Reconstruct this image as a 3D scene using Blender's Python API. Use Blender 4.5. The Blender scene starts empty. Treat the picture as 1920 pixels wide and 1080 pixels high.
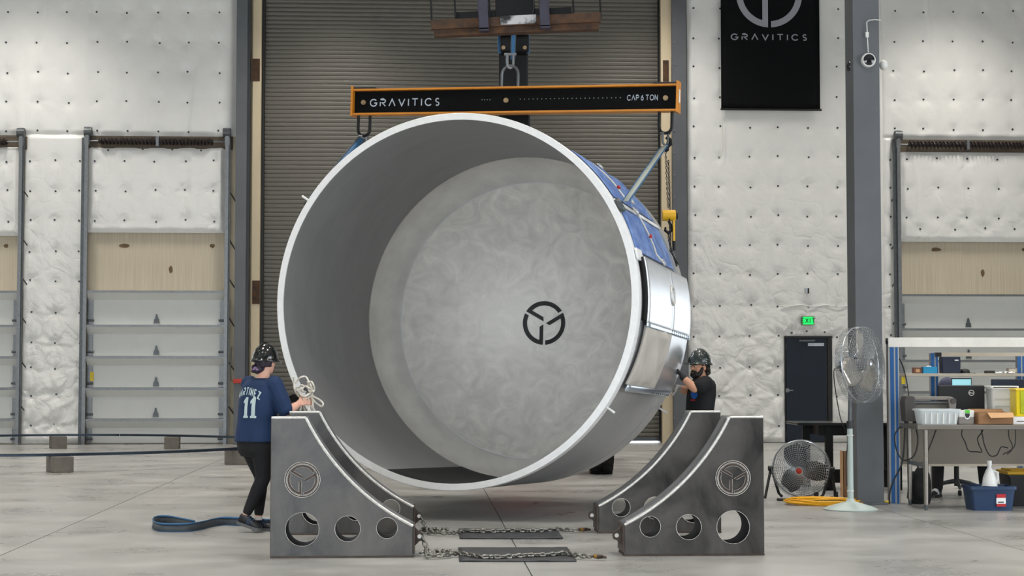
import bpy, bmesh, math, random
import numpy as np
from mathutils import Vector, Matrix, noise
from mathutils.bvhtree import BVHTree

random.seed(7)
sc = bpy.context.scene
COL = sc.collection
PI = math.pi
R_ = math.radians

# ------------------------------------------------------------------ camera
FPX = 3200.0                      # focal length in pixels of the 1920 wide frame
CAM_H = 1.45
PITCH = math.atan(160 / FPX)
cam = bpy.data.cameras.new('camera')
cam.sensor_width = 36.0
cam.lens = 36.0 * FPX / 1920
cam.clip_end = 400
cam_o = bpy.data.objects.new('camera', cam)
COL.objects.link(cam_o)
cam_o.location = (0, 0, CAM_H)
cam_o.rotation_euler = (PI / 2 + PITCH, 0, 0)
sc.camera = cam_o

# ------------------------------------------------------------------ world, exposure
sc.view_settings.view_transform = 'Standard'
sc.view_settings.look = 'None'
sc.view_settings.gamma = 1.0
sc.view_settings.use_curve_mapping = False
sc.view_settings.exposure = -0.22
world = bpy.data.worlds.new('sky')
sc.world = world
world.use_nodes = True
wb = world.node_tree.nodes['Background']
wb.inputs[0].default_value = (0.87, 0.94, 1.0, 1)
SKY = 8.5
wb.inputs[1].default_value = SKY
LAMP_W = 140.0                    # watts of one high bay lamp
LAMP_C = (1.0, 0.95, 0.87)
BEAM = 52.0                      # half spread of a lamp's beam


def portal(name, loc, rot, sx, sy):
    l = bpy.data.lights.new(name, 'AREA')
    l.shape = 'RECTANGLE'
    l.size, l.size_y = sx, sy
    l.cycles.is_portal = True
    o = bpy.data.objects.new(name, l)
    COL.objects.link(o)
    o.location = loc
    o.rotation_euler = rot
    return o


# daylight comes through the open bay doors of the right wall and of the near wall
portal('bay_door_daylight', (15.9 * math.cos(R_(3.1)) - 7.5 * math.sin(R_(3.1)), 15.9 * math.sin(R_(3.1)) + 7.5 * math.cos(R_(3.1)), 3.25), (0, PI / 2, R_(3.1)), 6.5, 11.0)
portal('near_door_daylight', (-8.0 * math.cos(R_(3.1)) + 11.9 * math.sin(R_(3.1)), -8.0 * math.sin(R_(3.1)) - 11.9 * math.cos(R_(3.1)), 3.25), (PI / 2, 0, R_(3.1)), 20.0, 6.5)
portal('dock_door_daylight', (13.32 * math.cos(R_(3.1)), 35.6 + 13.32 * math.sin(R_(3.1)) - 0.01, 2.1), (PI / 2, 0, R_(3.1) + PI), 3.96, 4.2)

# ------------------------------------------------------------------ pixel to place
_c, _s = math.cos(PITCH), math.sin(PITCH)


def ray(px, py):
    x = (px - 960) / FPX
    v = (540 - py) / FPX
    return Vector((x, _c - v * _s, _s + v * _c))


def at(px, py, Y):
    r = ray(px, py)
    t = Y / r.y
    return Vector((r.x * t, Y, CAM_H + r.z * t))


def fl(px, py, z=0.0):
    r = ray(px, py)
    t = (z - CAM_H) / r.z
    return Vector((r.x * t, r.y * t, z))


GRID = R_(3.1)                    # the building is turned a little against the camera
WO = Vector((0, 35.6, 0))
WM = Matrix.Translation(WO) @ Matrix.Rotation(GRID, 4, 'Z')
WMI = WM.inverted()


def wl(px, py, off=0.0):
    """point of the back wall plane (off metres in front of it) -> wall coordinates (u, z)"""
    n = Vector((math.sin(GRID), -math.cos(GRID), 0))
    o = WO + n * off
    r = ray(px, py)
    c = Vector((0, 0, CAM_H))
    t = (o - c).dot(n) / r.dot(n)
    p = WMI @ (c + r * t)
    return p.x, p.z


# ------------------------------------------------------------------ materials
def lin(c):
    return tuple(((x / 255) / 12.92 if x / 255 <= 0.04045 else ((x / 255 + 0.055) / 1.055) ** 2.4) for x in c)


MATS = {}


def pm(name, rgb, rough=0.5, metal=0.0, var=0.12, scale=3.0, bump=0.0, bscale=40.0, stretch=(1, 1, 1),
       emit=None, trans=0.0, alpha=1.0, coat=0.0, rvar=0.0, rgb2=None, detail=5.0, aniso=0.0, spec=None, lo=0.3, hi=0.7, dist=0.0):
    m = bpy.data.materials.new(name)
    m.use_nodes = True
    nt = m.node_tree
    b = nt.nodes['Principled BSDF']
    L = nt.links.new
    base = lin(rgb)
    b.inputs['Roughness'].default_value = rough
    b.inputs['Metallic'].default_value = metal
    if coat:
        b.inputs['Coat Weight'].default_value = coat
        b.inputs['Coat Roughness'].default_value = 0.12
    if trans:
        b.inputs['Transmission Weight'].default_value = trans
    if aniso:
        b.inputs['Anisotropic'].default_value = aniso
    if spec is not None:
        b.inputs['Specular IOR Level'].default_value = spec
    b.inputs['Alpha'].default_value = alpha
    tc = nt.nodes.new('ShaderNodeTexCoord')
    mp = nt.nodes.new('ShaderNodeMapping')
    mp.inputs['Scale'].default_value = stretch
    L(tc.outputs['Object'], mp.inputs['Vector'])
    nz = nt.nodes.new('ShaderNodeTexNoise')
    nz.inputs['Scale'].default_value = scale
    nz.inputs['Detail'].default_value = detail
    nz.inputs['Roughness'].default_value = 0.6
    nz.inputs['Distortion'].default_value = dist
    L(mp.outputs[0], nz.inputs['Vector'])
    rp = nt.nodes.new('ShaderNodeValToRGB')
    if rgb2 is None:
        c0 = tuple(max(0, x * (1 - var)) for x in base)
        c1 = tuple(min(1, x * (1 + var)) for x in base)
    else:
        c0, c1 = lin(rgb2), base
    rp.color_ramp.elements[0].color = c0 + (1,)
    rp.color_ramp.elements[1].color = c1 + (1,)
    rp.color_ramp.elements[0].position = lo
    rp.color_ramp.elements[1].position = hi
    L(nz.outputs[0], rp.inputs[0])
    L(rp.outputs[0], b.inputs['Base Color'])
    if rvar:
        mr = nt.nodes.new('ShaderNodeMapRange')
        mr.inputs[1].default_value = 0.3
        mr.inputs[2].default_value = 0.7
        mr.inputs[3].default_value = max(0.02, rough - rvar)
        mr.inputs[4].default_value = min(1, rough + rvar)
        L(nz.outputs[0], mr.inputs[0])
        L(mr.outputs[0], b.inputs['Roughness'])
    if bump:
        n2 = nt.nodes.new('ShaderNodeTexNoise')
        n2.inputs['Scale'].default_value = bscale
        n2.inputs['Detail'].default_value = 4
        L(mp.outputs[0], n2.inputs['Vector'])
        bp = nt.nodes.new('ShaderNodeBump')
        bp.inputs['Strength'].default_value = bump
        bp.inputs['Distance'].default_value = 0.01
        L(n2.outputs[0], bp.inputs['Height'])
        L(bp.outputs[0], b.inputs['Normal'])
    if emit:
        b.inputs['Emission Color'].default_value = lin(emit[0]) + (1,)
        b.inputs['Emission Strength'].default_value = emit[1]
    MATS[name] = m
    return m


def speckle(name, rgb, spot, scale, thr, rough, coat=0.0):
    m = pm(name, rgb, rough, var=0.1, coat=coat)
    nt = m.node_tree
    b = nt.nodes['Principled BSDF']
    old = b.inputs['Base Color'].links[0].from_socket
    tc = [n for n in nt.nodes if n.type == 'TEX_COORD'][0]
    vo = nt.nodes.new('ShaderNodeTexVoronoi')
    vo.inputs['Scale'].default_value = scale
    nt.links.new(tc.outputs['Object'], vo.inputs['Vector'])
    lt = nt.nodes.new('ShaderNodeMath')
    lt.operation = 'LESS_THAN'
    lt.inputs[1].default_value = thr
    nt.links.new(vo.outputs['Distance'], lt.inputs[0])
    mx = nt.nodes.new('ShaderNodeMix')
    mx.data_type = 'RGBA'
    nt.links.new(lt.outputs[0], mx.inputs[0])
    nt.links.new(old, mx.inputs[6])
    mx.inputs[7].default_value = lin(spot) + (1,)
    nt.links.new(mx.outputs[2], b.inputs['Base Color'])
    return m


pm('floor', (156, 155, 152), 0.33, var=0.24, scale=1.3, bump=0.05, bscale=5, stretch=(0.7, 0.9, 1), rvar=0.1, detail=5)
pm('ground', (190, 190, 186), 0.8, scale=1)
def foil_mat():
    m = pm('foil', (238, 237, 234), 0.34, var=0.03, scale=1.5)
    nt = m.node_tree
    b = nt.nodes['Principled BSDF']
    L = nt.links.new
    tc = [n for n in nt.nodes if n.type == 'TEX_COORD'][0]
    def ridge(scale, dist):
        n = nt.nodes.new('ShaderNodeTexNoise')
        n.inputs['Scale'].default_value = scale
        n.inputs['Detail'].default_value = 2.5
        n.inputs['Distortion'].default_value = dist
        L(tc.outputs['Object'], n.inputs['Vector'])
        a = nt.nodes.new('ShaderNodeMath'); a.operation = 'SUBTRACT'; a.inputs[1].default_value = 0.5
        L(n.outputs[0], a.inputs[0])
        c = nt.nodes.new('ShaderNodeMath'); c.operation = 'ABSOLUTE'
        L(a.outputs[0], c.inputs[0])
        e = nt.nodes.new('ShaderNodeMath'); e.operation = 'POWER'; e.inputs[1].default_value = 0.6
        L(c.outputs[0], e.inputs[0])
        return e
    r1, r2 = ridge(1.15, 0.9), ridge(3.6, 0.5)
    ad = nt.nodes.new('ShaderNodeMath'); ad.operation = 'MULTIPLY_ADD'; ad.inputs[1].default_value = 0.35
    L(r2.outputs[0], ad.inputs[0]); L(r1.outputs[0], ad.inputs[2])
    sx = nt.nodes.new('ShaderNodeSeparateXYZ')
    L(tc.outputs['Object'], sx.inputs[0])
    mr = nt.nodes.new('ShaderNodeMapRange')
    mr.inputs[1].default_value = 6.5; mr.inputs[2].default_value = 1.8
    mr.inputs[3].default_value = 0.15; mr.inputs[4].default_value = 0.9
    L(sx.outputs[2], mr.inputs[0])
    bp = nt.nodes.new('ShaderNodeBump')
    bp.inputs['Distance'].default_value = 0.06
    L(mr.outputs[0], bp.inputs['Strength'])
    L(ad.outputs[0], bp.inputs['Height'])
    L(bp.outputs[0], b.inputs['Normal'])


foil_mat()
pm('pin', (70, 70, 72), 0.4, metal=0.6)
pm('concrete_tan', (208, 196, 174), 0.85, var=0.14, scale=2.2, stretch=(26, 1, 0.35), bump=0.2, bscale=30)
pm('stain', (112, 92, 66), 0.8, var=0.4, scale=20)
pm('wall_paint', (205, 203, 198), 0.7, var=0.05)
pm('ceiling_paint', (190, 190, 188), 0.8, var=0.05)
pm('column_grey', (92, 95, 99), 0.45, var=0.12, scale=1.2, bump=0.03)
pm('column_edge', (44, 46, 50), 0.5)
pm('jamb_beige', (214, 197, 166), 0.55, var=0.1, scale=1.5, stretch=(1, 1, 0.3))
pm('rust', (92, 62, 36), 0.8, var=0.6, scale=9, rgb2=(52, 40, 34), bump=0.3)
pm('slat', (102, 98, 90), 0.45, metal=0.1, var=0.06, scale=0.6)
pm('black', (14, 14, 15), 0.5, var=0.2)
pm('black_gloss', (9, 10, 12), 0.18, var=0.2, coat=0.5)
pm('rubber', (20, 20, 21), 0.8, var=0.3, scale=12, bump=0.2)
pm('dock_white', (216, 217, 214), 0.45, var=0.02)
pm('galv', (124, 126, 128), 0.42, metal=0.6, var=0.15, scale=20)
pm('galv_dark', (92, 96, 98), 0.45, metal=0.7, var=0.2, scale=14)
pm('spring', (52, 40, 38), 0.5, metal=0.4)
pm('board', (92, 80, 66), 0.7, var=0.3, scale=4, stretch=(1, 1, 8))
pm('sticker_yellow', (238, 208, 30), 0.5)
pm('red', (186, 50, 30), 0.5)
pm('door_navy', (21, 32, 46), 0.45, var=0.1, spec=0.3)
pm('plate', (170, 174, 182), 0.35, metal=0.3)
pm('banner', (14, 15, 17), 0.7, var=0.15, scale=1, spec=0.12)
pm('print_grey', (158, 158, 168), 0.6, var=0.03)
pm('print_silver', (176, 184, 196), 0.4, metal=0.2, var=0.15, scale=30)
pm('exit_green', (22, 226, 100), 0.5, emit=((22, 235, 105), 0.85))
pm('exit_letter', (12, 96, 52), 0.5, emit=((10, 120, 60), 0.3))
pm('frame_white', (214, 214, 210), 0.5)
pm('alu_shell', (170, 170, 171), 0.4, metal=0.6, var=0.1, scale=2.2, stretch=(1, 4, 1), bump=0.05, bscale=14, rvar=0.05)
pm('alu_head', (240, 236, 230), 0.55, metal=0.2, var=0.14, scale=3.4, bump=0.12, bscale=9, rvar=0.07, detail=9, dist=1.6)
pm('alu_knuckle', (238, 235, 230), 0.42, metal=0.35, var=0.1, scale=3, bump=0.06, bscale=12, rvar=0.05)
pm('mat_grey', (48, 50, 53), 0.55, var=0.3, scale=8, bump=0.2)
pm('alu_panel', (232, 235, 240), 0.38, metal=0.95, var=0.05, scale=2, stretch=(30, 1, 1), bump=0.03, bscale=6)
pm('alu_strip', (196, 208, 222), 0.3, metal=0.9, var=0.06)
pm('alu_inner', (150, 150, 151), 0.42, metal=0.6, var=0.14, scale=1.1, stretch=(1, 2, 1), bump=0.05, bscale=14, rvar=0.05)
pm('rim_white', (236, 236, 236), 0.42, metal=0.15, var=0.04, scale=14, bump=0.15, bscale=30)
pm('weld', (214, 212, 208), 0.38, metal=0.5, var=0.18, scale=40, bump=0.5, bscale=90)
pm('emblem_black', (18, 18, 19), 0.55)
pm('tarp', (124, 154, 206), 0.5, var=0.3, scale=7, bump=0.9, bscale=16, rgb2=(58, 90, 158), detail=8)
pm('tarp_mesh', (120, 128, 140), 0.5, var=0.2, scale=6, bump=0.4)
pm('blanket', (186, 180, 172), 0.75, var=0.07, scale=4, bump=0.5, bscale=9)
pm('rope', (222, 216, 204), 0.8, var=0.12, scale=60, bump=0.4, bscale=160)
pm('rope_red', (176, 44, 44), 0.8)
pm('dark_gap', (10, 10, 11), 0.8)
pm('steel_raw', (98, 95, 92), 0.38, metal=0.55, scale=2.4, rgb2=(46, 45, 46), bump=0.1, bscale=30, rvar=0.1, detail=10, dist=0.7, lo=0.32, hi=0.72, stretch=(1, 1, 0.7))
pm('steel_top', (120, 122, 126), 0.36, metal=0.7, var=0.2, scale=10)
pm('steel_lug', (74, 64, 58), 0.55, metal=0.5, var=0.3, scale=9)
pm('chain', (130, 128, 122), 0.32, metal=0.85, var=0.25, scale=60)
pm('chain_dark', (54, 54, 54), 0.4, metal=0.8, var=0.25, scale=60)
pm('brass', (156, 120, 62), 0.4, metal=0.8)
pm('orange', (204, 128, 24), 0.42, var=0.1, scale=3)
pm('beam_black', (6, 6, 7), 0.6, var=0.2, spec=0.1)
pm('bolt', (150, 128, 96), 0.4, metal=0.6)
pm('sling_grey', (160, 166, 158), 0.75, var=0.1, scale=30, bump=0.3, bscale=90)
pm('sling_blue', (40, 92, 134), 0.7, var=0.15, scale=30)
pm('sling_dark', (74, 80, 86), 0.75, var=0.15, scale=20, bump=0.3, bscale=90)
pm('hoist_yellow', (226, 172, 18), 0.4)
pm('machine_black', (11, 11, 12), 0.45, var=0.25, scale=4, spec=0.25)
pm('fork_steel', (60, 58, 72), 0.45, metal=0.4, var=0.2, scale=5)
pm('scuffed', (190, 190, 192), 0.6, var=0.3, scale=6, rgb2=(24, 24, 26), lo=0.42, hi=0.55)
pm('machine_body', (150, 44, 30), 0.45)
pm('glass_dark', (12, 16, 20), 0.08)
pm('block', (118, 112, 104), 0.9, var=0.15, scale=8, bump=0.3, bscale=50)
pm('ring_steel', (40, 52, 66), 0.4, metal=0.4, var=0.2, scale=4)
speckle('helmet_black', (10, 11, 12), (120, 150, 152), 34, 0.10, 0.16, coat=0.6)
speckle('helmet_green', (30, 40, 38), (196, 206, 202), 30, 0.17, 0.3, coat=0.3)
pm('skin_f', (224, 172, 150), 0.5, var=0.06)
pm('skin_m', (206, 152, 122), 0.5, var=0.07)
pm('hair_purple', (44, 30, 54), 0.5, var=0.5, scale=40, rgb2=(26, 20, 28))
pm('hair_lilac', (150, 122, 162), 0.5, var=0.3, scale=40)
pm('hair_dark', (24, 19, 17), 0.55, var=0.4, scale=50, bump=0.6, bscale=90)
pm('shirt_navy', (16, 44, 82), 0.8, var=0.14, scale=6, bump=0.35, bscale=18)
pm('shirt_black', (15, 16, 19), 0.85, var=0.2, scale=6, bump=0.4, bscale=14)
pm('trousers', (17, 17, 21), 0.85, var=0.2, scale=6, bump=0.3, bscale=16)
pm('print_teal', (186, 204, 206), 0.7, var=0.06)
pm('shoe', (24, 26, 32), 0.5, var=0.3, scale=20)
pm('shoe_blue', (46, 66, 92), 0.6)
pm('sole', (92, 94, 96), 0.7)
pm('sock_white', (225, 222, 216), 0.8)
pm('glove_black', (14, 14, 15), 0.6)
pm('glove_grey', (176, 176, 172), 0.7, var=0.3, scale=25)
pm('eye_white', (224, 220, 214), 0.3)
pm('eye_dark', (20, 14, 12), 0.2)
pm('lips', (150, 92, 80), 0.5)
pm('badge_blue', (24, 84, 158), 0.7)
pm('badge_red', (170, 34, 40), 0.7)
pm('fan_wire', (176, 180, 184), 0.3, metal=0.85, var=0.05)
pm('fan_blade', (184, 178, 170), 0.32, metal=0.7, var=0.08)
pm('fan_dark', (40, 40, 42), 0.5)
pm('fan_paint', (176, 188, 184), 0.45, var=0.05)
pm('cable_yellow', (232, 170, 16), 0.5)
pm('cardboard', (150, 112, 78), 0.85, var=0.08, scale=6)
pm('cardboard_in', (196, 154, 112), 0.85, var=0.08)
pm('blue_profile', (22, 88, 150), 0.45)
pm('alu_profile', (164, 166, 166), 0.4, metal=0.5)
pm('white_beam', (226, 222, 214), 0.5)
pm('shelf_tan', (188, 178, 162), 0.6)
pm('stainless', (138, 132, 125), 0.4, metal=0.85, var=0.08, scale=3, stretch=(1, 20, 20))
pm('modesty', (122, 116, 106), 0.6, var=0.05)
pm('plastic_grey', (128, 122, 116), 0.45)
pm('plastic_dark', (70, 66, 64), 0.5)
pm('plastic_clear', (222, 228, 230), 0.25, var=0.04, alpha=0.55)
pm('plastic_milky', (222, 222, 218), 0.4, var=0.04)
pm('plastic_yellow', (226, 200, 12), 0.35, var=0.1)
pm('lime', (176, 186, 20), 0.4, var=0.2, scale=8)
pm('monitor_black', (14, 14, 15), 0.45)
pm('monitor_navy', (24, 34, 52), 0.5)
pm('screen', (170, 226, 234), 0.3, emit=((160, 225, 236), 0.75))
pm('teal', (30, 140, 186), 0.6)
pm('brown_print', (112, 70, 54), 0.6, var=0.4, scale=30)
pm('navy_box', (24, 32, 56), 0.5, var=0.3, scale=20)
pm('paper', (232, 232, 232), 0.8)
pm('tote_blue', (34, 58, 92), 0.45)
pm('tote_black', (20, 20, 21), 0.5)
pm('lid_yellow', (190, 146, 20), 0.5)
pm('jug_white', (232, 232, 230), 0.4)
pm('label_blue', (22, 54, 132), 0.5)
pm('label_red', (176, 34, 42), 0.5)
pm('label_green', (90, 200, 50), 0.5)
pm('backpack', (18, 18, 19), 0.8, var=0.3, scale=8)
pm('cap_grey', (84, 86, 108), 0.8, var=0.2, scale=25)
pm('amber', (250, 210, 60), 0.4)
pm('lens', (8, 12, 16), 0.08, coat=0.5)
pm('beige_glass', (214, 208, 190), 0.4)


# ------------------------------------------------------------------ mesh helpers
class MB:
    def __init__(s):
        s.v, s.f = [], []

    def add(s, vs, fs, M=None):
        o = len(s.v)
        for p in vs:
            p = Vector(p)
            s.v.append(M @ p if M else p)
        for f in fs:
            s.f.append([i + o for i in f])
        return s

    def box(s, x0, x1, y0, y1, z0, z1, M=None):
        vs = [(x0, y0, z0), (x1, y0, z0), (x1, y1, z0), (x0, y1, z0), (x0, y0, z1), (x1, y0, z1), (x1, y1, z1), (x0, y1, z1)]
        return s.add(vs, [(0, 3, 2, 1), (4, 5, 6, 7), (0, 1, 5, 4), (1, 2, 6, 5), (2, 3, 7, 6), (3, 0, 4, 7)], M)

    def cyl(s, p0, p1, r0, r1=None, n=12, M=None):
        p0, p1 = Vector(p0), Vector(p1)
        r1 = r0 if r1 is None else r1
        d = (p1 - p0).normalized()
        a = d.orthogonal().normalized()
        b = d.cross(a)
        vs, fs = [], []
        for i in range(n):
            t = 2 * PI * i / n
            e = a * math.cos(t) + b * math.sin(t)
            vs += [p0 + e * r0, p1 + e * r1]
        for i in range(n):
            j = (i + 1) % n
            fs.append((2 * i, 2 * j, 2 * j + 1, 2 * i + 1))
        fs.append([2 * i for i in reversed(range(n))])
        fs.append([2 * i + 1 for i in range(n)])
        return s.add(vs, fs, M)

    def tube(s, pts, r, n=8, closed=False, M=None, flat=None):
        pts = [Vector(p) for p in pts]
        N = len(pts)
        rs = r if isinstance(r, (list, tuple)) else [r] * N
        T = []
        for i in range(N):
            a = pts[(i - 1) % N] if (closed or i > 0) else pts[i]
            b = pts[(i + 1) % N] if (closed or i < N - 1) else pts[i]
            t = (b - a)
            T.append(t.normalized() if t.length > 1e-9 else Vector((0, 0, 1)))
        u = T[0].orthogonal().normalized()
        vs, fs = [], []
        for i in range(N):
            u = (u - T[i] * u.dot(T[i]))
            u = u.normalized() if u.length > 1e-6 else T[i].orthogonal().normalized()
            w = T[i].cross(u)
            for k in range(n):
                t = 2 * PI * k / n
                vs.append(pts[i] + (u * math.cos(t) + w * math.sin(t)) * rs[i])
        for i in range(N if closed else N - 1):
            j = (i + 1) % N
            for k in range(n):
                l = (k + 1) % n
                fs.append((i * n + k, i * n + l, j * n + l, j * n + k))
        if not closed:
            fs.append(list(reversed(range(n))))
            fs.append([(N - 1) * n + k for k in range(n)])
        return s.add(vs, fs, M)

    def lathe(s, prof, n=48, M=None, closed=False, a0=0.0, a1=2 * PI):
        full = abs(a1 - a0 - 2 * PI) < 1e-6
        m = n if full else n + 1
        P = len(prof)
        vs, fs = [], []
        for i in range(m):
            t = a0 + (a1 - a0) * i / n
            for r, z in prof:
                vs.append((r * math.cos(t), r * math.sin(t), z))
        for i in range(n):
            j = (i + 1) % m
            for k in range(P if closed else P - 1):
                l = (k + 1) % P
                fs.append((i * P + k, j * P + k, j * P + l, i * P + l))
        return s.add(vs, fs, M)

    def prism(s, poly, h0, h1, M=None):
        n = len(poly)
        vs = [(x, y, h0) for x, y in poly] + [(x, y, h1) for x, y in poly]
        fs = [list(reversed(range(n))), list(range(n, 2 * n))]
        for i in range(n):
            j = (i + 1) % n
            fs.append((i, j, n + j, n + i))
        return s.add(vs, fs, M)

    def ball(s, c, rx, ry=None, rz=None, n=14, m=9, M=None):
        ry = rx if ry is None else ry
        rz = rx if rz is None else rz
        c = Vector(c)
        vs, fs = [], []
        vs.append(c + Vector((0, 0, rz)))
        for i in range(1, m):
            t = PI * i / m
            for k in range(n):
                p = 2 * PI * k / n
                vs.append(c + Vector((rx * math.sin(t) * math.cos(p), ry * math.sin(t) * math.sin(p), rz * math.cos(t))))
        vs.append(c + Vector((0, 0, -rz)))
        for k in range(n):
            l = (k + 1) % n
            fs.append((0, 1 + k, 1 + l))
            for i in range(m - 2):
                a = 1 + i * n
                fs.append((a + k, a + n + k, a + n + l, a + l))
            a = 1 + (m - 2) * n
            fs.append((a + k, len(vs) - 1, a + l))
        return s.add(vs, fs, M)

    def sheet(s, rows, M=None, closed_u=False):
        """rows: list of equal-length lists of points"""
        n = len(rows[0])
        vs = [p for r in rows for p in r]
        fs = []
        for i in range(len(rows) - 1):
            for k in range(n if closed_u else n - 1):
                l = (k + 1) % n
                fs.append((i * n + k, i * n + l, (i + 1) * n + l, (i + 1) * n + k))
        return s.add(vs, fs, M)

    def mesh(s, name, mat, smooth=None):
        me = bpy.data.meshes.new(name)
        me.from_pydata([tuple(p) for p in s.v], [], s.f)
        me.materials.append(MATS[mat])
        if smooth is not None:
            bm = bmesh.new()
            bm.from_mesh(me)
            bmesh.ops.recalc_face_normals(bm, faces=bm.faces)
            bm.to_mesh(me)
            bm.free()
            me.polygons.foreach_set('use_smooth', [True] * len(me.polygons))
            if smooth < 179:
                me.set_sharp_from_angle(angle=R_(smooth))
        me.update()
        return me

    def build(s, name, mat, parent=None, smooth=35, world=False, bevel=0.0, solid=0.0):
        if world and parent is not None:
            Mi = MW[parent.name].inverted()
            s.v = [Mi @ p for p in s.v]
        o = link(name, s.mesh(name, mat, smooth), parent)
        if bevel:
            md = o.modifiers.new('bevel', 'BEVEL')
            md.width = bevel
            md.segments = 2
            md.limit_method = 'ANGLE'
        if solid:
            md = o.modifiers.new('solid', 'SOLIDIFY')
            md.thickness = solid
            md.offset = 0
        return o


MW = {}


def link(name, me, parent=None, M=None):
    o = bpy.data.objects.new(name, me)
    COL.objects.link(o)
    if parent is not None:
        o.parent = parent
    if M is not None:
        o.matrix_local = M
    pmx = MW.get(parent.name, Matrix()) if parent is not None else Matrix()
    MW[o.name] = pmx @ (M if M is not None else Matrix())
    return o


def tag(o, label, cat, group=None):
    o['label'] = label
    o['category'] = cat
    if group:
        o['group'] = group
    return o


def thing(name, label, cat, loc=(0, 0, 0), rz=0.0, group=None, M=None):
    if M is None:
        M = Matrix.Translation(Vector(loc)) @ Matrix.Rotation(rz, 4, 'Z')
    o = link(name, None, None, M)
    o.empty_display_size = 0.1
    return tag(o, label, cat, group)


def struct(o, label=None):
    o['kind'] = 'structure'
    if label:
        o['label'] = label
    return o


def stuff(o):
    o['kind'] = 'stuff'
    return o


def sroot(name, M=None, label=None):
    o = link(name, None, None, M if M is not None else Matrix())
    o.empty_display_size = 0.1
    return struct(o, label)


def arc(c, r, a0, a1, n):
    return [(c[0] + r * math.cos(a0 + (a1 - a0) * i / n), c[1] + r * math.sin(a0 + (a1 - a0) * i / n)) for i in range(n + 1)]


# three-part ring emblem (unit radius), polygons in xy
def emblem_polys(r=1.0, w=0.2, g=0.045, n=14):
    out = []
    ri = 1 - w
    for k in range(3):
        A = R_(30 + 120 * k)
        s0 = -2 * PI / 3 + math.asin(g * 1.3)
        e0 = -math.asin(g)
        poly = arc((0, 0), 1, s0, e0, n)
        poly += [(0.06, -g), (0.17, -g - 0.17)]
        e1 = -math.asin((g + 0.17) / ri)
        poly += arc((0, 0), ri, e1, -2 * PI / 3 + math.asin(g * 1.3 / ri), n)
        ca, sa = math.cos(A), math.sin(A)
        out.append([((x * ca - y * sa) * r, (x * sa + y * ca) * r) for x, y in poly])
    return out


# stroke letters on a unit-high box: (advance width, polylines)
def _ar(cx, cy, r, a0, a1, n=10, sx=1.0):
    return [(cx + sx * r * math.cos(R_(a0 + (a1 - a0) * i / n)), cy + r * math.sin(R_(a0 + (a1 - a0) * i / n))) for i in range(n + 1)]


GLY = {
    'G': (0.95, [_ar(0.5, 0.5, 0.5, 40, 345, 18), [(0.98, 0.37), (0.98, 0.46), (0.6, 0.46)]]),
    'R': (0.78, [[(0, 1), (0.5, 1)] + _ar(0.5, 0.74, 0.26, 90, -90, 8) + [(0.28, 0.48), (0.78, 0)], [(0, 0), (0, 0.62)]]),
    'A': (0.9, [[(0, 0), (0.45, 1), (0.9, 0)]]),
    'V': (0.9, [[(0, 1), (0.45, 0), (0.9, 1)]]),
    'I': (0.0, [[(0, 0), (0, 1)]]),
    'T': (0.84, [[(0, 1), (0.84, 1)], [(0.42, 1), (0.42, 0)]]),
    'C': (0.9, [_ar(0.5, 0.5, 0.5, 42, 318, 18)]),
    'S': (0.66, [_ar(0.36, 0.745, 0.255, 40, 270, 10) + _ar(0.33, 0.245, 0.245, 90, -140, 10)]),
    'M': (0.9, [[(0, 0), (0, 1), (0.45, 0.3), (0.9, 1), (0.9, 0)]]),
    'N': (0.72, [[(0, 0), (0, 1), (0.72, 0), (0.72, 1)]]),
    'E': (0.62, [[(0.62, 1), (0, 1), (0, 0), (0.62, 0)], [(0, 0.5), (0.52, 0.5)]]),
    'Z': (0.7, [[(0, 1), (0.7, 1), (0, 0), (0.7, 0)]]),
    'P': (0.7, [[(0, 0), (0, 1), (0.42, 1)] + _ar(0.42, 0.74, 0.26, 90, -90, 8) + [(0.0, 0.48)]]),
    'O': (1.0, [_ar(0.5, 0.5, 0.5, 0, 360, 24)]),
    'X': (0.7, [[(0, 0), (0.7, 1)], [(0, 1), (0.7, 0)]]),
    'D': (0.8, [[(0, 0), (0, 1), (0.3, 1)] + _ar(0.3, 0.5, 0.5, 90, -90, 12) + [(0, 0)]]),
    'L': (0.6, [[(0, 1), (0, 0), (0.6, 0)]]),
    '1': (0.3, [[(0.0, 0.78), (0.2, 1), (0.2, 0)]]),
    '6': (0.66, [_ar(0.33, 0.3, 0.3, 0, 360, 16), [(0.06, 0.42), (0.2, 0.72), (0.5, 1)]]),
    'x': (0.0, []),
}


def stroke_quads(poly, w):
    """2D strip of a polyline with mitred joints -> list of quads"""
    P = [Vector(p) for p in poly]
    L, Rr = [], []
    for i in range(len(P)):
        a = (P[i] - P[i - 1]).normalized() if i > 0 else None
        b = (P[i + 1] - P[i]).normalized() if i < len(P) - 1 else None
        if a is None:
            t = b
            k = 1
        elif b is None:
            t = a
            k = 1
        else:
            t = (a + b)
            t = t.normalized() if t.length > 1e-6 else b
            k = min(2.0, 1 / max(0.3, t.dot(b)))
        n = Vector((-t.y, t.x)) * (w / 2 * k)
        L.append(P[i] + n)
        Rr.append(P[i] - n)
    return [(L[i], Rr[i], Rr[i + 1], L[i + 1]) for i in range(len(P) - 1)]


def letter_quads(ch, h, w, sx=1.0):
    adv, pls = GLY[ch]
    q = []
    for pl in pls:
        # inset so that stroke stays inside the cap height
        pp = [(x * h * sx, w / 2 + y * (h - w)) for x, y in pl]
        # subdivide long pieces so letters can bend with a surface
        fine = [pp[0]]
        for a, b in zip(pp, pp[1:]):
            m = max(1, int(math.dist(a, b) / (h * 0.34)))
            fine += [(a[0] + (b[0] - a[0]) * i / m, a[1] + (b[1] - a[1]) * i / m) for i in range(1, m + 1)]
        q += stroke_quads(fine, w)
    return q, adv * h * sx


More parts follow.
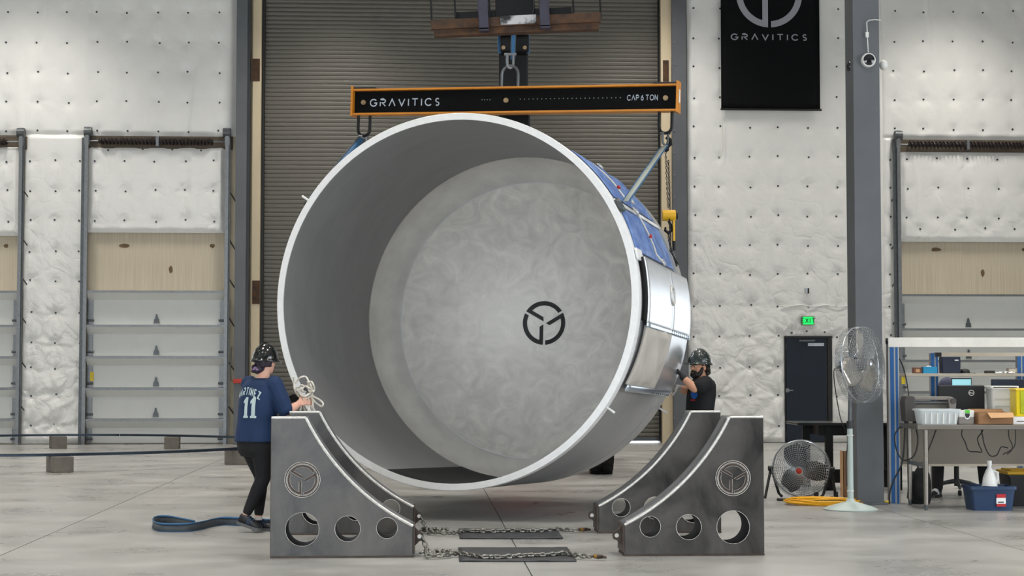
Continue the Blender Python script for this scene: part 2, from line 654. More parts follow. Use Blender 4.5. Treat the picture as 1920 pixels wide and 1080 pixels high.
def word(text, h, w, gap, sx=1.0):
    """-> list of (char, quads placed on a baseline), total width"""
    x = 0.0
    out = []
    for ch in text:
        if ch == ' ':
            x += gap * 1.6
            continue
        q, adv = letter_quads(ch, h, w, sx)
        out.append((ch, [[Vector((p.x + x + w / 2, p.y)) for p in quad] for quad in q]))
        x += adv + w + gap
    return out, x - gap


def put_word(text, h, w, gap, mp, mat, parent, name='letter', thick=0.003, sx=1.0):
    """mp(x, y, d) -> local point; letters centred on x=0, baseline y=0. One flat printed mesh"""
    ws, tot = word(text, h, w, gap, sx)
    for ch, quads in ws:
        b = MB()
        for q in quads:
            b.add([mp(p.x - tot / 2, p.y, thick) for p in q], [(0, 1, 2, 3)])
        b.build(name, mat, parent, smooth=None)

# ================================================================== the building
GM = Matrix.Rotation(GRID, 4, 'Z')
XL, XR, YN, YF, ZC = -19.0, 16.0, -12.0, WO.y, 11.5

floor = struct(MB().box(XL - 1, XR + 1, YN - 1, YF + 0.4, -0.3, -0.012).build('floor', 'column_edge', None, smooth=None))
floor.matrix_local = GM
MW[floor.name] = GM
xs = [XL - 1] + [0.81 + 4.14 * k for k in range(-4, 4)] + [XR + 1]
ys = [YN - 1, 2.5, 11.6, 22.9, 30.4, YF + 0.4]
for i in range(len(xs) - 1):
    for j in range(len(ys) - 1):
        gp = 0.005
        MB().box(xs[i] + gp, xs[i + 1] - gp, ys[j] + (gp if 0 < j else 0), ys[j + 1] - gp, -0.02, 0.0).build('floor_slab', 'floor', floor, smooth=None)
gr = struct(MB().box(-40, 40, WO.y + 0.4, WO.y + 40, -0.35, -0.05).build('ground_outside', 'ground', None, smooth=None))

ZT = 10.9
ceil = struct(MB().box(XL, XR, YN, YF, ZC, ZC + 0.3).build('ceiling', 'ceiling_paint', None, smooth=None))
ceil.matrix_local = GM
w = struct(MB().box(XL - 0.3, XL, YN, YF, 0, ZC).build('wall_left', 'wall_paint', None, smooth=None))
w.matrix_local = GM
b = MB()
b.box(XR, XR + 0.3, YN, 2.0, 0, ZC).box(XR, XR + 0.3, 13.0, YF, 0, ZC).box(XR, XR + 0.3, 2.0, 13.0, 6.5, ZC)
w = struct(b.build('wall_right', 'wall_paint', None, smooth=None))
w.matrix_local = GM
b = MB()
b.box(XL, -18.0, YN - 0.3, YN, 0, ZC).box(2.0, XR, YN - 0.3, YN, 0, ZC).box(-18.0, 2.0, YN - 0.3, YN, 6.5, ZC)
w = struct(b.build('wall_near', 'wall_paint', None, smooth=None))
w.matrix_local = GM

# back wall with the opening of the roll-up door
RU0 = wl(489, 500)[0]
RU1 = wl(1241, 500)[0]
wall = struct(MB().box(XL, RU0, 0, 0.3, 0, ZC).box(RU1, 11.34, 0, 0.3, 0, ZC).box(11.34, 15.3, 0, 0.3, 4.2, ZC).box(15.3, XR, 0, 0.3, 0, ZC).box(RU0, RU1, 0, 0.3, 9.7, ZC)
              .build('wall_back', 'concrete_tan', None, smooth=None))
wall.matrix_local = WM
MW[wall.name] = WM


# ---- high bay lamps under the ceiling
def lamp(x, y):
    p = GM @ Vector((x, y, ZC - 0.9))
    t = thing('high_bay_lamp', 'white high bay lamp hanging under the hall ceiling out of the picture', 'lamp', p, GRID, 'high bay lamps')
    MB().box(-0.35, 0.35, -0.7, 0.7, 0.02, 0.14).build('housing', 'frame_white', t, smooth=None)
    MB().cyl((0, 0, 0.14), (0, 0, 0.9), 0.012).build('hanger', 'galv', t)
    l = bpy.data.lights.new('high_bay_light', 'AREA')
    l.shape = 'RECTANGLE'
    l.size, l.size_y = 0.64, 1.3
    l.energy = LAMP_W
    l.color = LAMP_C
    l.spread = R_(2 * BEAM)
    o = bpy.data.objects.new('lamp_light', l)
    COL.objects.link(o)
    o.parent = t
    o.location = (0, 0, 0.005)


for ix in range(5):
    for iy in range(6):
        lamp(-14.5 + 6.4 * ix, 1.5 + 6.3 * iy)


# ---- quilted white insulation with pins
def quilt(u0, u1, z0, z1, pins, seed, off=0.05, puff=0.07, wr=1.0, hole=None, step=0.033, name='insulation_sheet'):
    nu, nz = max(3, int((u1 - u0) / step)), max(3, int((z1 - z0) / step))
    U, Z = np.meshgrid(np.linspace(u0, u1, nu), np.linspace(z0, z1, nz))
    rng = np.random.RandomState(seed)
    P = np.array(pins) if len(pins) else np.zeros((0, 2))
    h = np.full(U.shape, puff)
    dmin = np.full(U.shape, 9.0)
    fold = np.zeros(U.shape)
    for (pu, pz) in P:
        du, dz = U - pu, Z - pz
        d = np.hypot(du, dz)
        dmin = np.minimum(dmin, d)
        a = np.arctan2(dz, du)
        k = rng.randint(5, 10)
        low = np.clip((4.2 - pz) / 3.4, 0.12, 1.3)
        am = wr * low * rng.choice([0.15, 0.4, 0.8, 1.1])
        ph = rng.uniform(0, 6.28)
        fold += am * 0.045 * np.exp(-d / 0.22) * (0.6 - 1.9 * np.abs(np.sin(0.5 * k * a + ph)) ** 0.8 + 0.5) * np.clip(d / 0.05, 0, 1)
        fold -= am * 0.035 * np.exp(-(d / 0.10) ** 2)
    h = h * (1 - 0.45 * np.exp(-(dmin / 0.13) ** 2)) + fold
    # long vertical sags and a few diagonal creases
    for _ in range(max(3, int((u1 - u0) * 1.4))):
        c = rng.uniform(u0, u1)
        sl = rng.uniform(-0.12, 0.12)
        wdt = rng.uniform(0.03, 0.09)
        zc, zl = rng.uniform(z0, z1), rng.uniform(0.5, 1.6)
        d = U - c - sl * (Z - zc) - 0.04 * np.sin(Z * rng.uniform(1, 3) + rng.uniform(0, 6))
        h += wr * rng.uniform(0.006, 0.02) * np.exp(-(d / wdt) ** 2) * np.exp(-((Z - zc) / zl) ** 2)
    for _ in range(max(3, int((u1 - u0) * (z1 - z0) * 1.1))):
        c, zc = rng.uniform(u0, u1), rng.uniform(z0, z1)
        ang = rng.uniform(0, PI)
        e = (U - c) * math.cos(ang) + (Z - zc) * math.sin(ang)
        f = -(U - c) * math.sin(ang) + (Z - zc) * math.cos(ang)
        low = np.clip((4.0 - zc) / 2.6, 0.1, 1.2)
        h += wr * low * rng.uniform(-0.035, 0.045) * np.exp(-(f / 0.05) ** 2) * np.exp(-(e / rng.uniform(0.15, 0.35)) ** 2)
    edge = np.minimum(np.minimum(U - u0, u1 - U), np.minimum(Z - z0, z1 - Z))
    keep = np.ones(U.shape, bool)
    if hole:
        a0, a1, b0, b1 = hole
        keep = ~((U > a0) & (U < a1) & (Z > b0) & (Z < b1))
        dh = np.maximum(np.maximum(a0 - U, U - a1), np.maximum(b0 - Z, Z - b1))
        edge = np.minimum(edge, np.where(dh > 0, dh, 0))
    h = h * np.clip(edge / 0.09, 0.12, 1)
    V = np.stack([U, -(off + h), Z], -1).reshape(-1, 3)
    fs = []
    kp = keep
    for i in range(nz - 1):
        for k in range(nu - 1):
            if kp[i, k] or kp[i, k + 1] or kp[i + 1, k] or kp[i + 1, k + 1]:
                a = i * nu + k
                fs.append((a, a + 1, a + nu + 1, a + nu))
    me = bpy.data.meshes.new(name)
    me.from_pydata(V.tolist(), [], fs)
    me.materials.append(MATS['foil'])
    me.polygons.foreach_set('use_smooth', [True] * len(me.polygons))
    o = link(name, me, wall)
    pb = MB()
    for (pu, pz) in P:
        if hole and hole[0] < pu < hole[1] and hole[2] < pz < hole[3]:
            continue
        i = int(round((pz - z0) / (z1 - z0) * (nz - 1)))
        k = int(round((pu - u0) / (u1 - u0) * (nu - 1)))
        if not (0 <= i < nz and 0 <= k < nu):
            continue
        y = -(off + h[i, k])
        pb.cyl((pu, y + 0.01, pz), (pu, y - 0.012, pz), 0.021, n=8)
    if pb.v:
        q = pb.build('fastening_pin', 'pin', wall)
        stuff(q)
    return o


def pins_px(xs_, ys_, jit=2.0, seed=1):
    rng = random.Random(seed)
    return [wl(x + rng.uniform(-jit, jit), y + rng.uniform(-jit, jit), 0.1) for x in xs_ for y in ys_]


def uz(x0, x1, y0, y1):
    u0, z1 = wl(x0, y0, 0.1)
    u1, z0 = wl(x1, y1, 0.1)
    return u0, u1, max(0.01, z0), z1


TOPZ = ZC - 0.05
colsL = [-310, -254, -198, -143, -99, -43, 13, 70, 127, 183, 238, 298, 353, 410]
colsR = [1677, 1732, 1788, 1843, 1898, 1953, 2010, 2066]
rows_up = [-198, -142, -87, -32, 24, 80, 136, 191]
# upper left field, above the dock doors
u0, u1, z0, _ = uz(-330, 442, 0, 256)
quilt(u0, u1, z0, TOPZ, pins_px(colsL, rows_up + [246], seed=2), 3, wr=1.0)
# strip between the two left dock doors, and the strip right of the second
u0, u1, z0, z1 = uz(47, 157, 250, 832)
quilt(u0, u1, z0, z1, pins_px([57, 103, 148], [302, 358, 414, 471, 526, 585, 642, 690, 741, 797], seed=3), 5, wr=1.1)
# panels over the dock doors
def dock_panel(x0, x1, seed, rows):
    u0, u1, z0, z1 = uz(x0, x1, rows[0], rows[1])
    pins = pins_px([x0 + 13, x0 + 70, x0 + 126, x0 + 183, x0 + 237], rows[2:5], seed=seed)
    pins += pins_px([x0 + 38, x0 + 102, x0 + 160, x0 + 213], [rows[5]], seed=seed + 1)
    quilt(u0, u1, z0, z1, pins, seed, wr=1.7, off=0.07)


dock_panel(165, 421, 11, [273, 437, 302, 358, 414, 281])
dock_panel(-223, 36, 12, [271, 442, 302, 358, 414, 280])
dock_panel(1688, 1945, 13, [284, 454, 298, 353, 409, 429])
# right of the roll-up door, down to the floor, with the hole for the door
u0, u1, z0, _ = uz(1288, 1666, 0, 831)
hu0, hz1 = wl(1470, 631, 0.1)
hu1, _ = wl(1561, 631, 0.1)
pr = pins_px([1302, 1349, 1407, 1460, 1515, 1570, 1627], [-150, -95, -40, 15, 72, 126, 183, 238, 294, 350, 405, 460, 514, 573, 631, 688, 742, 797], seed=7)
pr += pins_px([1486, 1548, 1515], [622], seed=8)
quilt(u0, u1, z0, TOPZ, pr, 21, wr=1.05, hole=(hu0, hu1, -1, hz1))
# field above the right dock door and strip beside it
u0, u1, z0, _ = uz(1648, 2080, 0, 264)
u1 = min(u1, 15.9)
quilt(11.25, 15.9, 4.25, z0 + 0.04, [(11.6 + 0.6 * i, 4.5 + 0.6 * j) for i in range(8) for j in range(2)], 35, step=0.06)
quilt(u0, u1, z0, TOPZ, pins_px(colsR, [-142, -87, -32, 22, 78, 133, 188, 242], seed=9), 31, wr=1.25)
u0, u1, z0, z1 = uz(1652, 1682, 255, 831)
quilt(u0, u1, z0, z1, pins_px([1669], [300, 353, 405, 460, 515, 573, 630, 690, 745], seed=10), 33)


# ---- roll-up door: every slat a piece
door1 = sroot('door_1', WM, 'tall grey roll-up door of narrow horizontal slats behind the lifted cylinder')
pitch = 0.0902
prof = [(0.016, -0.004), (0.012, 0.0), (0.002, 0.003), (-0.003, 0.010), (-0.0055, 0.045), (-0.004, 0.080), (0.001, 0.0865), (0.010, 0.0875), (0.014, 0.096)]
rows = [[(x, y + 0.16, z) for (y, z) in prof] for x in (RU0 + 0.03, RU1 - 0.03)]
sb = MB().sheet(rows)
slat_me = sb.mesh('slat', 'slat', 40)
for k in range(108):
    link('slat', slat_me, door1, Matrix.Translation((0, 0, 0.11 + pitch * k)))
MB().box(RU0 + 0.03, RU1 - 0.03, 0.13, 0.19, 0.035, 0.115).build('bottom_bar', 'galv_dark', door1)
for x0, x1 in ((RU0 - 0.01, RU0 + 0.05), (RU1 - 0.05, RU1 + 0.01)):
    MB().box(x0, x1, -0.02, 0.3, 0, 9.9).build('guide_rail', 'black', door1)


def wbox(name, mat, x0, x1, y0, y1, d0, d1, parent=None, off=0.1, bevel=0.0):
    """box on the back wall from pixel edges; d0..d1 metres in front of the wall"""
    u0, z1 = wl(x0, y0, off)
    u1, z0 = wl(x1, y1, off)
    return MB().box(u0, u1, -d1, -d0, z0, z1).build(name, mat, parent, smooth=None, bevel=bevel)


def wpost(name, mat, x0, x1, d0, d1, ym=500):
    u0, _ = wl(x0, ym, d1)
    u1, _ = wl(x1, ym, d1)
    o = MB().box(u0, u1, -d1, -d0, 0, ZC).build(name, mat, None, smooth=None, bevel=0.006)
    o.matrix_local = WM
    MW[o.name] = WM
    return struct(o)


# jambs and steel columns either side of the roll-up door
j1 = wpost('trim_1', 'jamb_beige', 471, 487, 0.0, 0.16)
j1['label'] = 'beige steel door jamb left of the roll-up door'
j1b = wpost('trim_2', 'jamb_beige', 460, 472, 0.0, 0.09)
j2 = wpost('trim_3', 'jamb_beige', 1241, 1261, 0.0, 0.16)
for jb, (a, c_), lst in ((j1, (473, 487), ((110, 152), (526, 570))), (j2, (1243, 1254), ((113, 153), (560, 598)))):
    for y0, y1 in lst:
        wbox('rusty_plate', 'rust', a, c_, y0, y1, 0.16, 0.175, jb, off=0.17)
cl = wpost('trim_4', 'column_grey', 440, 461, 0.0, 0.36)
wbox('flange_edge', 'column_edge', 461, 464, -200, 832, 0.10, 0.34, cl, off=0.3)
cr = wpost('trim_5', 'column_grey', 1262, 1289, 0.0, 0.30)
rb = MB()
for k in range(20):
    uu, zz = wl(1264.5, 38 + 41.4 * k, 0.3)
    if zz > 0:
        rb.cyl((uu, -0.30, zz), (uu, -0.315, zz), 0.018, n=8)
stuff(rb.build('rivet', 'galv', cr))
pull = thing('red_strap_tag', 'small red tag strapped around the grey column left of the roll-up door', 'tag', WM @ Vector((wl(447, 715, 0.4)[0], -0.37, wl(447, 715, 0.4)[1])), GRID)
MB().box(-0.11, 0.07, -0.03, 0.01, -0.04, 0.05).build('tag_plate', 'red', pull, bevel=0.01)
MB().tube([(-0.11, 0, 0), (-0.16, 0.02, 0.02), (-0.17, 0.02, 0.35), (-0.15, 0.03, 0.7)], 0.012, 6).build('cord', 'galv_dark', pull)

# personnel door
dm = WM
d2 = sroot('door_2', WM, 'dark navy personnel door with a lever handle under the green exit sign')
wbox('door_leaf', 'door_navy', 1473, 1551, 634, 829, 0.02, 0.065, d2, off=0.05, bevel=0.004)
wbox('door_frame', 'black', 1551, 1560, 632, 830, 0.0, 0.085, d2, off=0.05)
wbox('door_frame', 'black', 1470, 1473, 632, 830, 0.0, 0.085, d2, off=0.05)
wbox('door_frame', 'black', 1470, 1560, 630, 634, 0.0, 0.085, d2, off=0.05)
wbox('sign_plate', 'plate', 1515, 1545, 643, 649, 0.066, 0.07, d2, off=0.07)
u, z = wl(1498, 638, 0.1)
u2, z2 = wl(1528, 636, 0.1)
MB().box(u, u2, -0.12, -0.07, z - 0.03, z + 0.01).build('door_closer', 'galv_dark', d2, bevel=0.005)
u, z = wl(1477, 732, 0.1)
hb = MB().cyl((u, -0.06, z), (u, -0.10, z), 0.045, n=16)
hb.tube([(u, -0.10, z), (u, -0.125, z), (u + 0.03, -0.13, z), (u + 0.11, -0.13, z)], 0.014, 8)
hb.build('lever_handle', 'galv', d2)
b = MB()
for yy in (650, 735, 815):
    u, z = wl(1474, yy, 0.1)
    b = MB().cyl((u, -0.07, z - 0.06), (u, -0.07, z + 0.06), 0.012, n=8)
    b.build('hinge', 'galv_dark', d2)

# exit sign
u, z = wl(1516, 601, 0.25)
es = thing('exit_sign', 'lit green exit sign on the white quilted wall above the navy door', 'sign', WM @ Vector((u, -0.18, z)), GRID)
MB().box(-0.135, 0.135, -0.03, 0.05, -0.095, 0.095).build('housing', 'plastic_grey', es, bevel=0.006)
MB().box(-0.115, 0.115, -0.038, -0.028, -0.08, 0.08).build('lit_face', 'exit_green', es, smooth=None)
put_word('EXIT', 0.11, 0.02, 0.016, lambda x, y, d: (x, -0.038 - d, y - 0.055), 'exit_letter', es, sx=0.8)

# small box on the wall over the sign
u, z = wl(1515, 545, 0.2)
bx = thing('wall_sensor', 'tiny black and white sensor box above the green exit sign', 'sensor', WM @ Vector((u, -0.14, z)), GRID)
MB().box(-0.05, 0.0, -0.03, 0.1, -0.055, 0.055).build('front', 'plate', bx, bevel=0.004)
MB().box(0.0, 0.035, -0.025, 0.1, -0.055, 0.055).build('side', 'black', bx, bevel=0.004)
# hanging seam flap of insulation above the exit sign
sf = []
for i in range(25):
    uu, zz = wl(1463 + 150 * i / 24, 573.5 + 1.5 * math.sin(i * 0.8), 0.15)
    sf.append((uu, -0.13, zz))
MB().tube(sf, 0.014, 6).build('insulation_seam', 'foil', wall)

# banner
u0, z0 = wl(1354, 203, 0.35)
u1, z1 = wl(1537, -130, 0.35)
bw, bh = u1 - u0, z1 - z0
bn = thing('hanging_banner', 'long black banner with a grey three-part ring emblem hanging on the white wall', 'banner', WM @ Vector(((u0 + u1) / 2, -0.24, z0)), GRID)
rows = []
for i in range(24):
    zz = bh * i / 23
    rows.append([(-bw / 2 + bw * k / 16, -0.012 * math.sin(k * 0.5 + i * 0.12) * (i / 23), zz) for k in range(17)])
MB().sheet(rows).build('cloth', 'banner', bn, solid=0.004)
MB().cyl((-bw / 2 - 0.012, 0, 0.0), (bw / 2 + 0.03, 0, 0.0), 0.022).build('bottom_rod', 'black', bn)
MB().cyl((-bw / 2 - 0.02, 0, bh), (bw / 2 + 0.03, 0, bh), 0.03).build('top_rod', 'black', bn)
eu, ez = wl(1443.5, -12, 0.35)
ec = Vector((eu - (u0 + u1) / 2, -0.03, ez - z0))
er = wl(1443.5, -12, 0.35)[1] - wl(1443.5, 50, 0.35)[1]
for poly in emblem_polys(er, w=0.19, g=0.04):
    MB().prism(poly, 0, 0.003, Matrix.Translation(ec) @ Matrix.Rotation(PI / 2, 4, 'X')).build('ring_emblem', 'print_grey', bn, smooth=None)
hz = wl(1443, 62, 0.35)[1] - wl(1443, 74.5, 0.35)[1]
lz = wl(1443, 74.5, 0.35)[1] - z0
lx = wl(1443.5, 70, 0.35)[0] - (u0 + u1) / 2
put_word('GRAVITICS', hz, 0.024, 0.072, lambda x, y, d: (lx + x * 1.0, -0.028 - d, lz + y), 'print_grey', bn)
cd = [(-bw / 2 + 0.02, 0, 0), (-bw / 2 + 0.03, 0.02, -0.5), (-bw / 2 + 0.04, 0.03, -0.8), (-bw / 2 + 0.0, 0.04, -0.98), (-bw / 2 - 0.04, 0.05, -1.02)]
MB().tube(cd, 0.006, 5).build('pull_cord', 'beige_glass', bn)


# ---- dock doors
def dock_door(n, xl, label, low_sticker=False, dy=0):
    """xl: pixel of the left track on the wall; the door is 3 m wide"""
    r = sroot('door_%d' % n, WM, label)
    u0, _ = wl(xl + 6, 600, 0.1)
    u1, _ = wl(xl + 264, 600, 0.1)
    zs = [wl(xl + 100, y + dy, 0.1)[1] for y in (545, 609, 668, 727, 785, 832)]
    zs[-1] = 0.02
    for i in range(5):
        z1, z0 = zs[i], zs[i + 1]
        pr = [(0.0, z0 + 0.004), (-0.03, z0 + 0.004), (-0.03, z1 - 0.19), (-0.19, z1 - 0.05), (-0.20, z1 - 0.004), (0.0, z1 - 0.004)]
        s = MB().sheet([[(x, y - 0.03, z) for y, z in pr + pr[:1]] for x in (u0, u1)])
        s.f.append(list(range(6)))
        s.f.append([13 - 1 - k for k in range(6)])
        o = s.build('door_section', 'dock_white', r, smooth=None)
        MB().box(u0, u1, -0.242, -0.228, z1 - 0.045, z1 - 0.002).build('stiffening_rail', 'galv', o, smooth=None)
        if i < 4:
            c = (u0 + u1) / 2
            hz_ = z0 + 0.03
            t = MB().prism([(-0.06, 0), (0.06, 0), (0.05, 0.08), (0.03, 0.1), (0.012, 0.19), (-0.012, 0.19), (-0.03, 0.1), (-0.05, 0.08)], 0, 0.03,
                           Matrix.Translation((c, -0.062, hz_)) @ Matrix.Rotation(PI / 2, 4, 'X'))
            t.build('hinge', 'galv_dark', o, smooth=None)
        for x in (u0 + 0.06, u1 - 0.06):
            MB().box(x - 0.05, x + 0.05, -0.085, -0.06, z0 + 0.01, z1 - 0.2).build('end_stile', 'galv', o, smooth=None)
            MB().cyl((x - 0.07, -0.10, z0 + 0.09), (x + 0.07, -0.10, z0 + 0.09), 0.025, n=10).build('roller', 'galv_dark', o)
    ztop = wl(xl, 240 + dy, 0.2)[1]
    zspr = wl(xl, 264 + dy, 0.2)[1]
    for sx, x in ((-1, u0 - 0.03), (1, u1 + 0.03)):
        MB().box(x - 0.035, x + 0.035, -0.27, -0.21, 0, ztop).build('track', 'galv', r, smooth=None)
        MB().box(x - 0.06 + sx * 0.05, x + 0.015 + sx * 0.05, -0.21, -0.19, 0, ztop - 0.2).build('angle_bracket', 'galv_dark', r, smooth=None)
        for zz in (0.8, 1.7, 2.6, 3.4, 4.2, 5.2):
            MB().tube([(x + sx * 0.05, -0.2, zz), (x + sx * 0.16, -0.02, zz - 0.2)], 0.014, 6).build('stay', 'galv_dark', r)
        MB().cyl((x + sx * 0.06, -0.20, ztop - 0.08), (x - sx * 0.09, -0.20, ztop - 0.08), 0.10, n=18).build('cable_drum', 'galv_dark', r)
        MB().box(x - 0.05, x + 0.05, -0.25, -0.1, ztop - 0.35, ztop + 0.02).build('bearing_bracket', 'galv', r, smooth=None)
    MB().box(u0 - 0.1, u1 + 0.12, -0.10, -0.02, zspr - 0.14, zspr + 0.12).build('spring_board', 'board', r, smooth=None)
    MB().cyl((u0, -0.2, zspr), (u1, -0.2, zspr), 0.018, n=8).build('shaft', 'galv', r)
    c = (u0 + u1) / 2
    for a0, a1 in ((u0 + 0.22, c - 0.05), (c + 0.05, u1 - 0.28)):
        nt = 15
        hp = []
        for k in range(nt * 10 + 1):
            t = k / 10 * 2 * PI
            hp.append((a0 + (a1 - a0) * k / (nt * 10), -0.2 + 0.06 * math.cos(t), zspr + 0.06 * math.sin(t)))
        MB().tube(hp, 0.021, 6).build('torsion_spring', 'spring', r)
        MB().cyl((a0 - 0.02, -0.2, zspr), (a1 + 0.02, -0.2, zspr), 0.045, n=10).build('spring_core', 'black', r)
    MB().box(c - 0.03, c + 0.03, -0.24, -0.09, zspr - 0.1, zspr + 0.1).build('centre_bracket', 'galv', r, smooth=None)
    # stains and lifting-eye scars on the bare concrete over the door
    rs = random.Random(n)
    zz = wl(xl + 100, 500 + dy, 0.1)[1]
    for px_, py_, sx, sz in ((162, 505, 0.045, 0.09), (75, 461, 0.13, 0.05), (240, 461, 0.06, 0.05)):
        uu, z_ = wl(xl + px_, py_ + dy, 0.02)
        pts = [(sx * (0.7 + 0.3 * rs.random()) * math.cos(t * PI / 6), sz * (0.7 + 0.3 * rs.random()) * math.sin(t * PI / 6)) for t in range(12)]
        MB().prism(pts, 0, 0.004, Matrix.Translation((uu, -0.001, z_)) @ Matrix.Rotation(PI / 2, 4, 'X')).build('concrete_stain', 'stain', wall, smooth=None)
    if low_sticker:
        uu, z_ = wl(xl + 8, 706, 0.1)
        MB().box(uu + 0.03, uu + 0.1, -0.092, -0.086, z_ - 0.09, z_ + 0.09).build('yellow_sticker', 'sticker_yellow', r, smooth=None)
    return r


dock_door(3, 158, 'white sectional dock door with a yellow sticker between the quilted wall panels', True)
dock_door(4, -229, 'white sectional dock door cut off by the left edge of the picture')
dock_door(5, 1681, 'white sectional dock door behind the workbench at the right edge', False, 7)

# ---- freestanding steel column with a camera
C0 = Vector((3.97, 18.95, 0))
colm = sroot('trim_6', Matrix.Translation(C0) @ GM, 'freestanding grey steel column beside the workbench')
MB().box(-0.155, 0.145, 0, 0.36, 0, ZC).build('column_shaft', 'column_grey', colm, smooth=None, bevel=0.008)
MB().box(-0.19, 0.18, -0.03, 0.39, 0, 0.025).build('base_plate', 'column_grey', colm, smooth=None, bevel=0.004)
p = at(1628, 113, 18.93)
wc = thing('wall_camera', 'small round white camera with a black lens high on the grey column', 'camera', p, GRID)
RX = Matrix.Rotation(PI / 2, 4, 'X')
MB().lathe([(0.0, -0.03), (0.08, -0.03), (0.082, 0.01), (0.075, 0.03), (0.066, 0.034), (0.0, 0.034)], 32, RX).build('housing', 'frame_white', wc)
MB().lathe([(0.0, 0.047), (0.035, 0.044), (0.064, 0.034), (0.0, 0.03)], 32, RX).build('lens', 'lens', wc)
cb = [MW[wc.name].inverted() @ at(x, y, 18.92) for x, y in ((1628, 98), (1627, 82), (1626, 68), (1626, 60), (1625, 42), (1629, 38), (1640, 37), (1652, 38))]
MB().tube(cb, 0.006, 6).build('cable', 'frame_white', wc)
ap = MW[wc.name].inverted() @ at(1626, 65, 18.92)
MB().box(ap.x - 0.018, ap.x + 0.018, -0.015, 0.015, ap.z - 0.03, ap.z + 0.03).build('adapter', 'frame_white', wc, bevel=0.004)
for xx, yy, mm, lab in ((1594, 125, 'lens', 'small black camera dome on the left side of the grey column'), (1657, 122, 'frame_white', 'small white camera dome on the right side of the grey column')):
    p = at(xx, yy, 19.12)
    MBs = MB().ball((0, 0, 0), 0.05, 0.055, 0.06)
    o = tag(MBs.build('camera_dome', mm, None), lab, 'camera')
    o.location = p

# ================================================================== the lifted cylinder
CY, CP = 0.2724, -0.0342
ax = Vector((math.sin(CY) * math.cos(CP), math.cos(CY) * math.cos(CP), math.sin(CP)))
cu = Vector((math.cos(CY), -math.sin(CY), 0))
cv = cu.cross(ax)
CC = Vector((-0.5873, 16.9096, 2.1743))
CM = Matrix(((cu.x, ax.x, cv.x, CC.x), (cu.y, ax.y, cv.y, CC.y), (cu.z, ax.z, cv.z, CC.z), (0, 0, 0, 1)))
CYLM = Matrix.Rotation(-PI / 2, 4, 'X')      # lathe z -> local y (the axis), x stays, y -> -z
RO, RI = 1.875, 1.835


def cyl_pt(deg, s, r):
    t = R_(deg)
    return Vector((r * math.cos(t), s, r * math.sin(t)))


ves = thing('cylinder_section', 'huge open aluminium cylinder section with a domed end, hanging tilted from the orange beam', 'cylinder', M=CM)
NS = 144
# shell: outer skin, back ring, inner wall
outer = [(RO - 0.004, 0.0), (RO, 0.012), (RO, 2.215), (RO - 0.03, 2.222), (RO - 0.03, 2.24), (RO + 0.004, 2.25), (RO + 0.004, 2.66), (RO - 0.012, 2.74)]
inner = [(RI - 0.025, 0.0), (RI - 0.02, 0.3), (RI, 2.56)]
MB().lathe(outer + [(RO - 0.02, 2.742), (RI, 2.56)], NS, CYLM).build('outer_shell', 'alu_shell', ves, smooth=30)
MB().lathe(inner, NS, CYLM).build('inner_wall', 'alu_inner', ves, smooth=40)
MB().lathe([(RI - 0.026, 0.003), (RI - 0.026, -0.012), (RO - 0.002, -0.012), (RO + 0.003, -0.006), (RO + 0.003, 0.13)], NS, CYLM).build('rim', 'rim_white', ves, smooth=40)
# domed end (knuckle, then crown), inside and outside skins
rho, phi = 0.62, R_(50)
kn = [(RI - rho + rho * math.cos(phi * i / 10), 2.56 + rho * math.sin(phi * i / 10)) for i in range(11)]
rt, st = kn[-1]
Rc = rt / math.sin(PI / 2 - phi)
cs = st - Rc * math.cos(PI / 2 - phi)
crown = [(Rc * math.sin((PI / 2 - phi) * (1 - i / 14)), cs + Rc * math.cos((PI / 2 - phi) * (1 - i / 14))) for i in range(1, 15)]
S_TOP = crown[-1][1]
MB().lathe(kn, NS, CYLM).build('dome_knuckle', 'alu_knuckle', ves, smooth=60)
MB().lathe([kn[-1]] + crown, NS, CYLM).build('dome_crown', 'alu_head', ves, smooth=60)
MB().lathe([(RI + 0.03, 2.74)] + [(r + 0.03 * (r / RI), s_ + 0.03) for r, s_ in kn[1:] + crown], NS, CYLM).build('dome_outside', 'alu_shell', ves, smooth=60)
# weld seams inside
MB().lathe([(RI - 0.001, 2.552), (RI - 0.006, 2.556), (RI - 0.006, 2.564), (RI - 0.003, 2.568)], NS, CYLM).build('weld_seam', 'weld', ves, smooth=60)
MB().lathe([(rt + 0.002, st - 0.005), (rt - 0.003, st - 0.001), (rt - 0.009, st + 0.007)], NS, CYLM).build('weld_seam', 'rim_white', ves, smooth=60)
# painted emblem on the dome centre
er = 0.262
for poly in emblem_polys(er, w=0.2, g=0.045, n=18):
    b = MB()
    b.prism(poly, 0, 0.002)
    vs = []
    for p in b.v:
        rr = math.hypot(p.x, p.y)
        vs.append(Vector((p.x, cs + math.sqrt(Rc * Rc - rr * rr) - 0.004 - p.z, p.y)))
    b.v = vs
    b.build('ring_emblem', 'emblem_black', ves, smooth=None)
# dark mat lying on the inside bottom
rows = []
for i in range(13):
    s_ = 0.004 + (2.52 - 0.004) * i / 12
    rows.append([cyl_pt(-111.5 + 38 * k / 20, s_, RI - 0.022 + 0.02 * s_ / 2.56 - 0.006) for k in range(21)])
MB().sheet(rows).build('floor_mat', 'rubber', ves, solid=0.008)
# pencil-bright light studs on the outside
for d, s_ in ((-34, 0.03), (-33, 2.70), (146.4, 0.04)):
    MB().cyl(cyl_pt(d, s_, RO - 0.01), cyl_pt(d, s_, RO + 0.10), 0.012, n=8).build('stud', 'rim_white', ves)


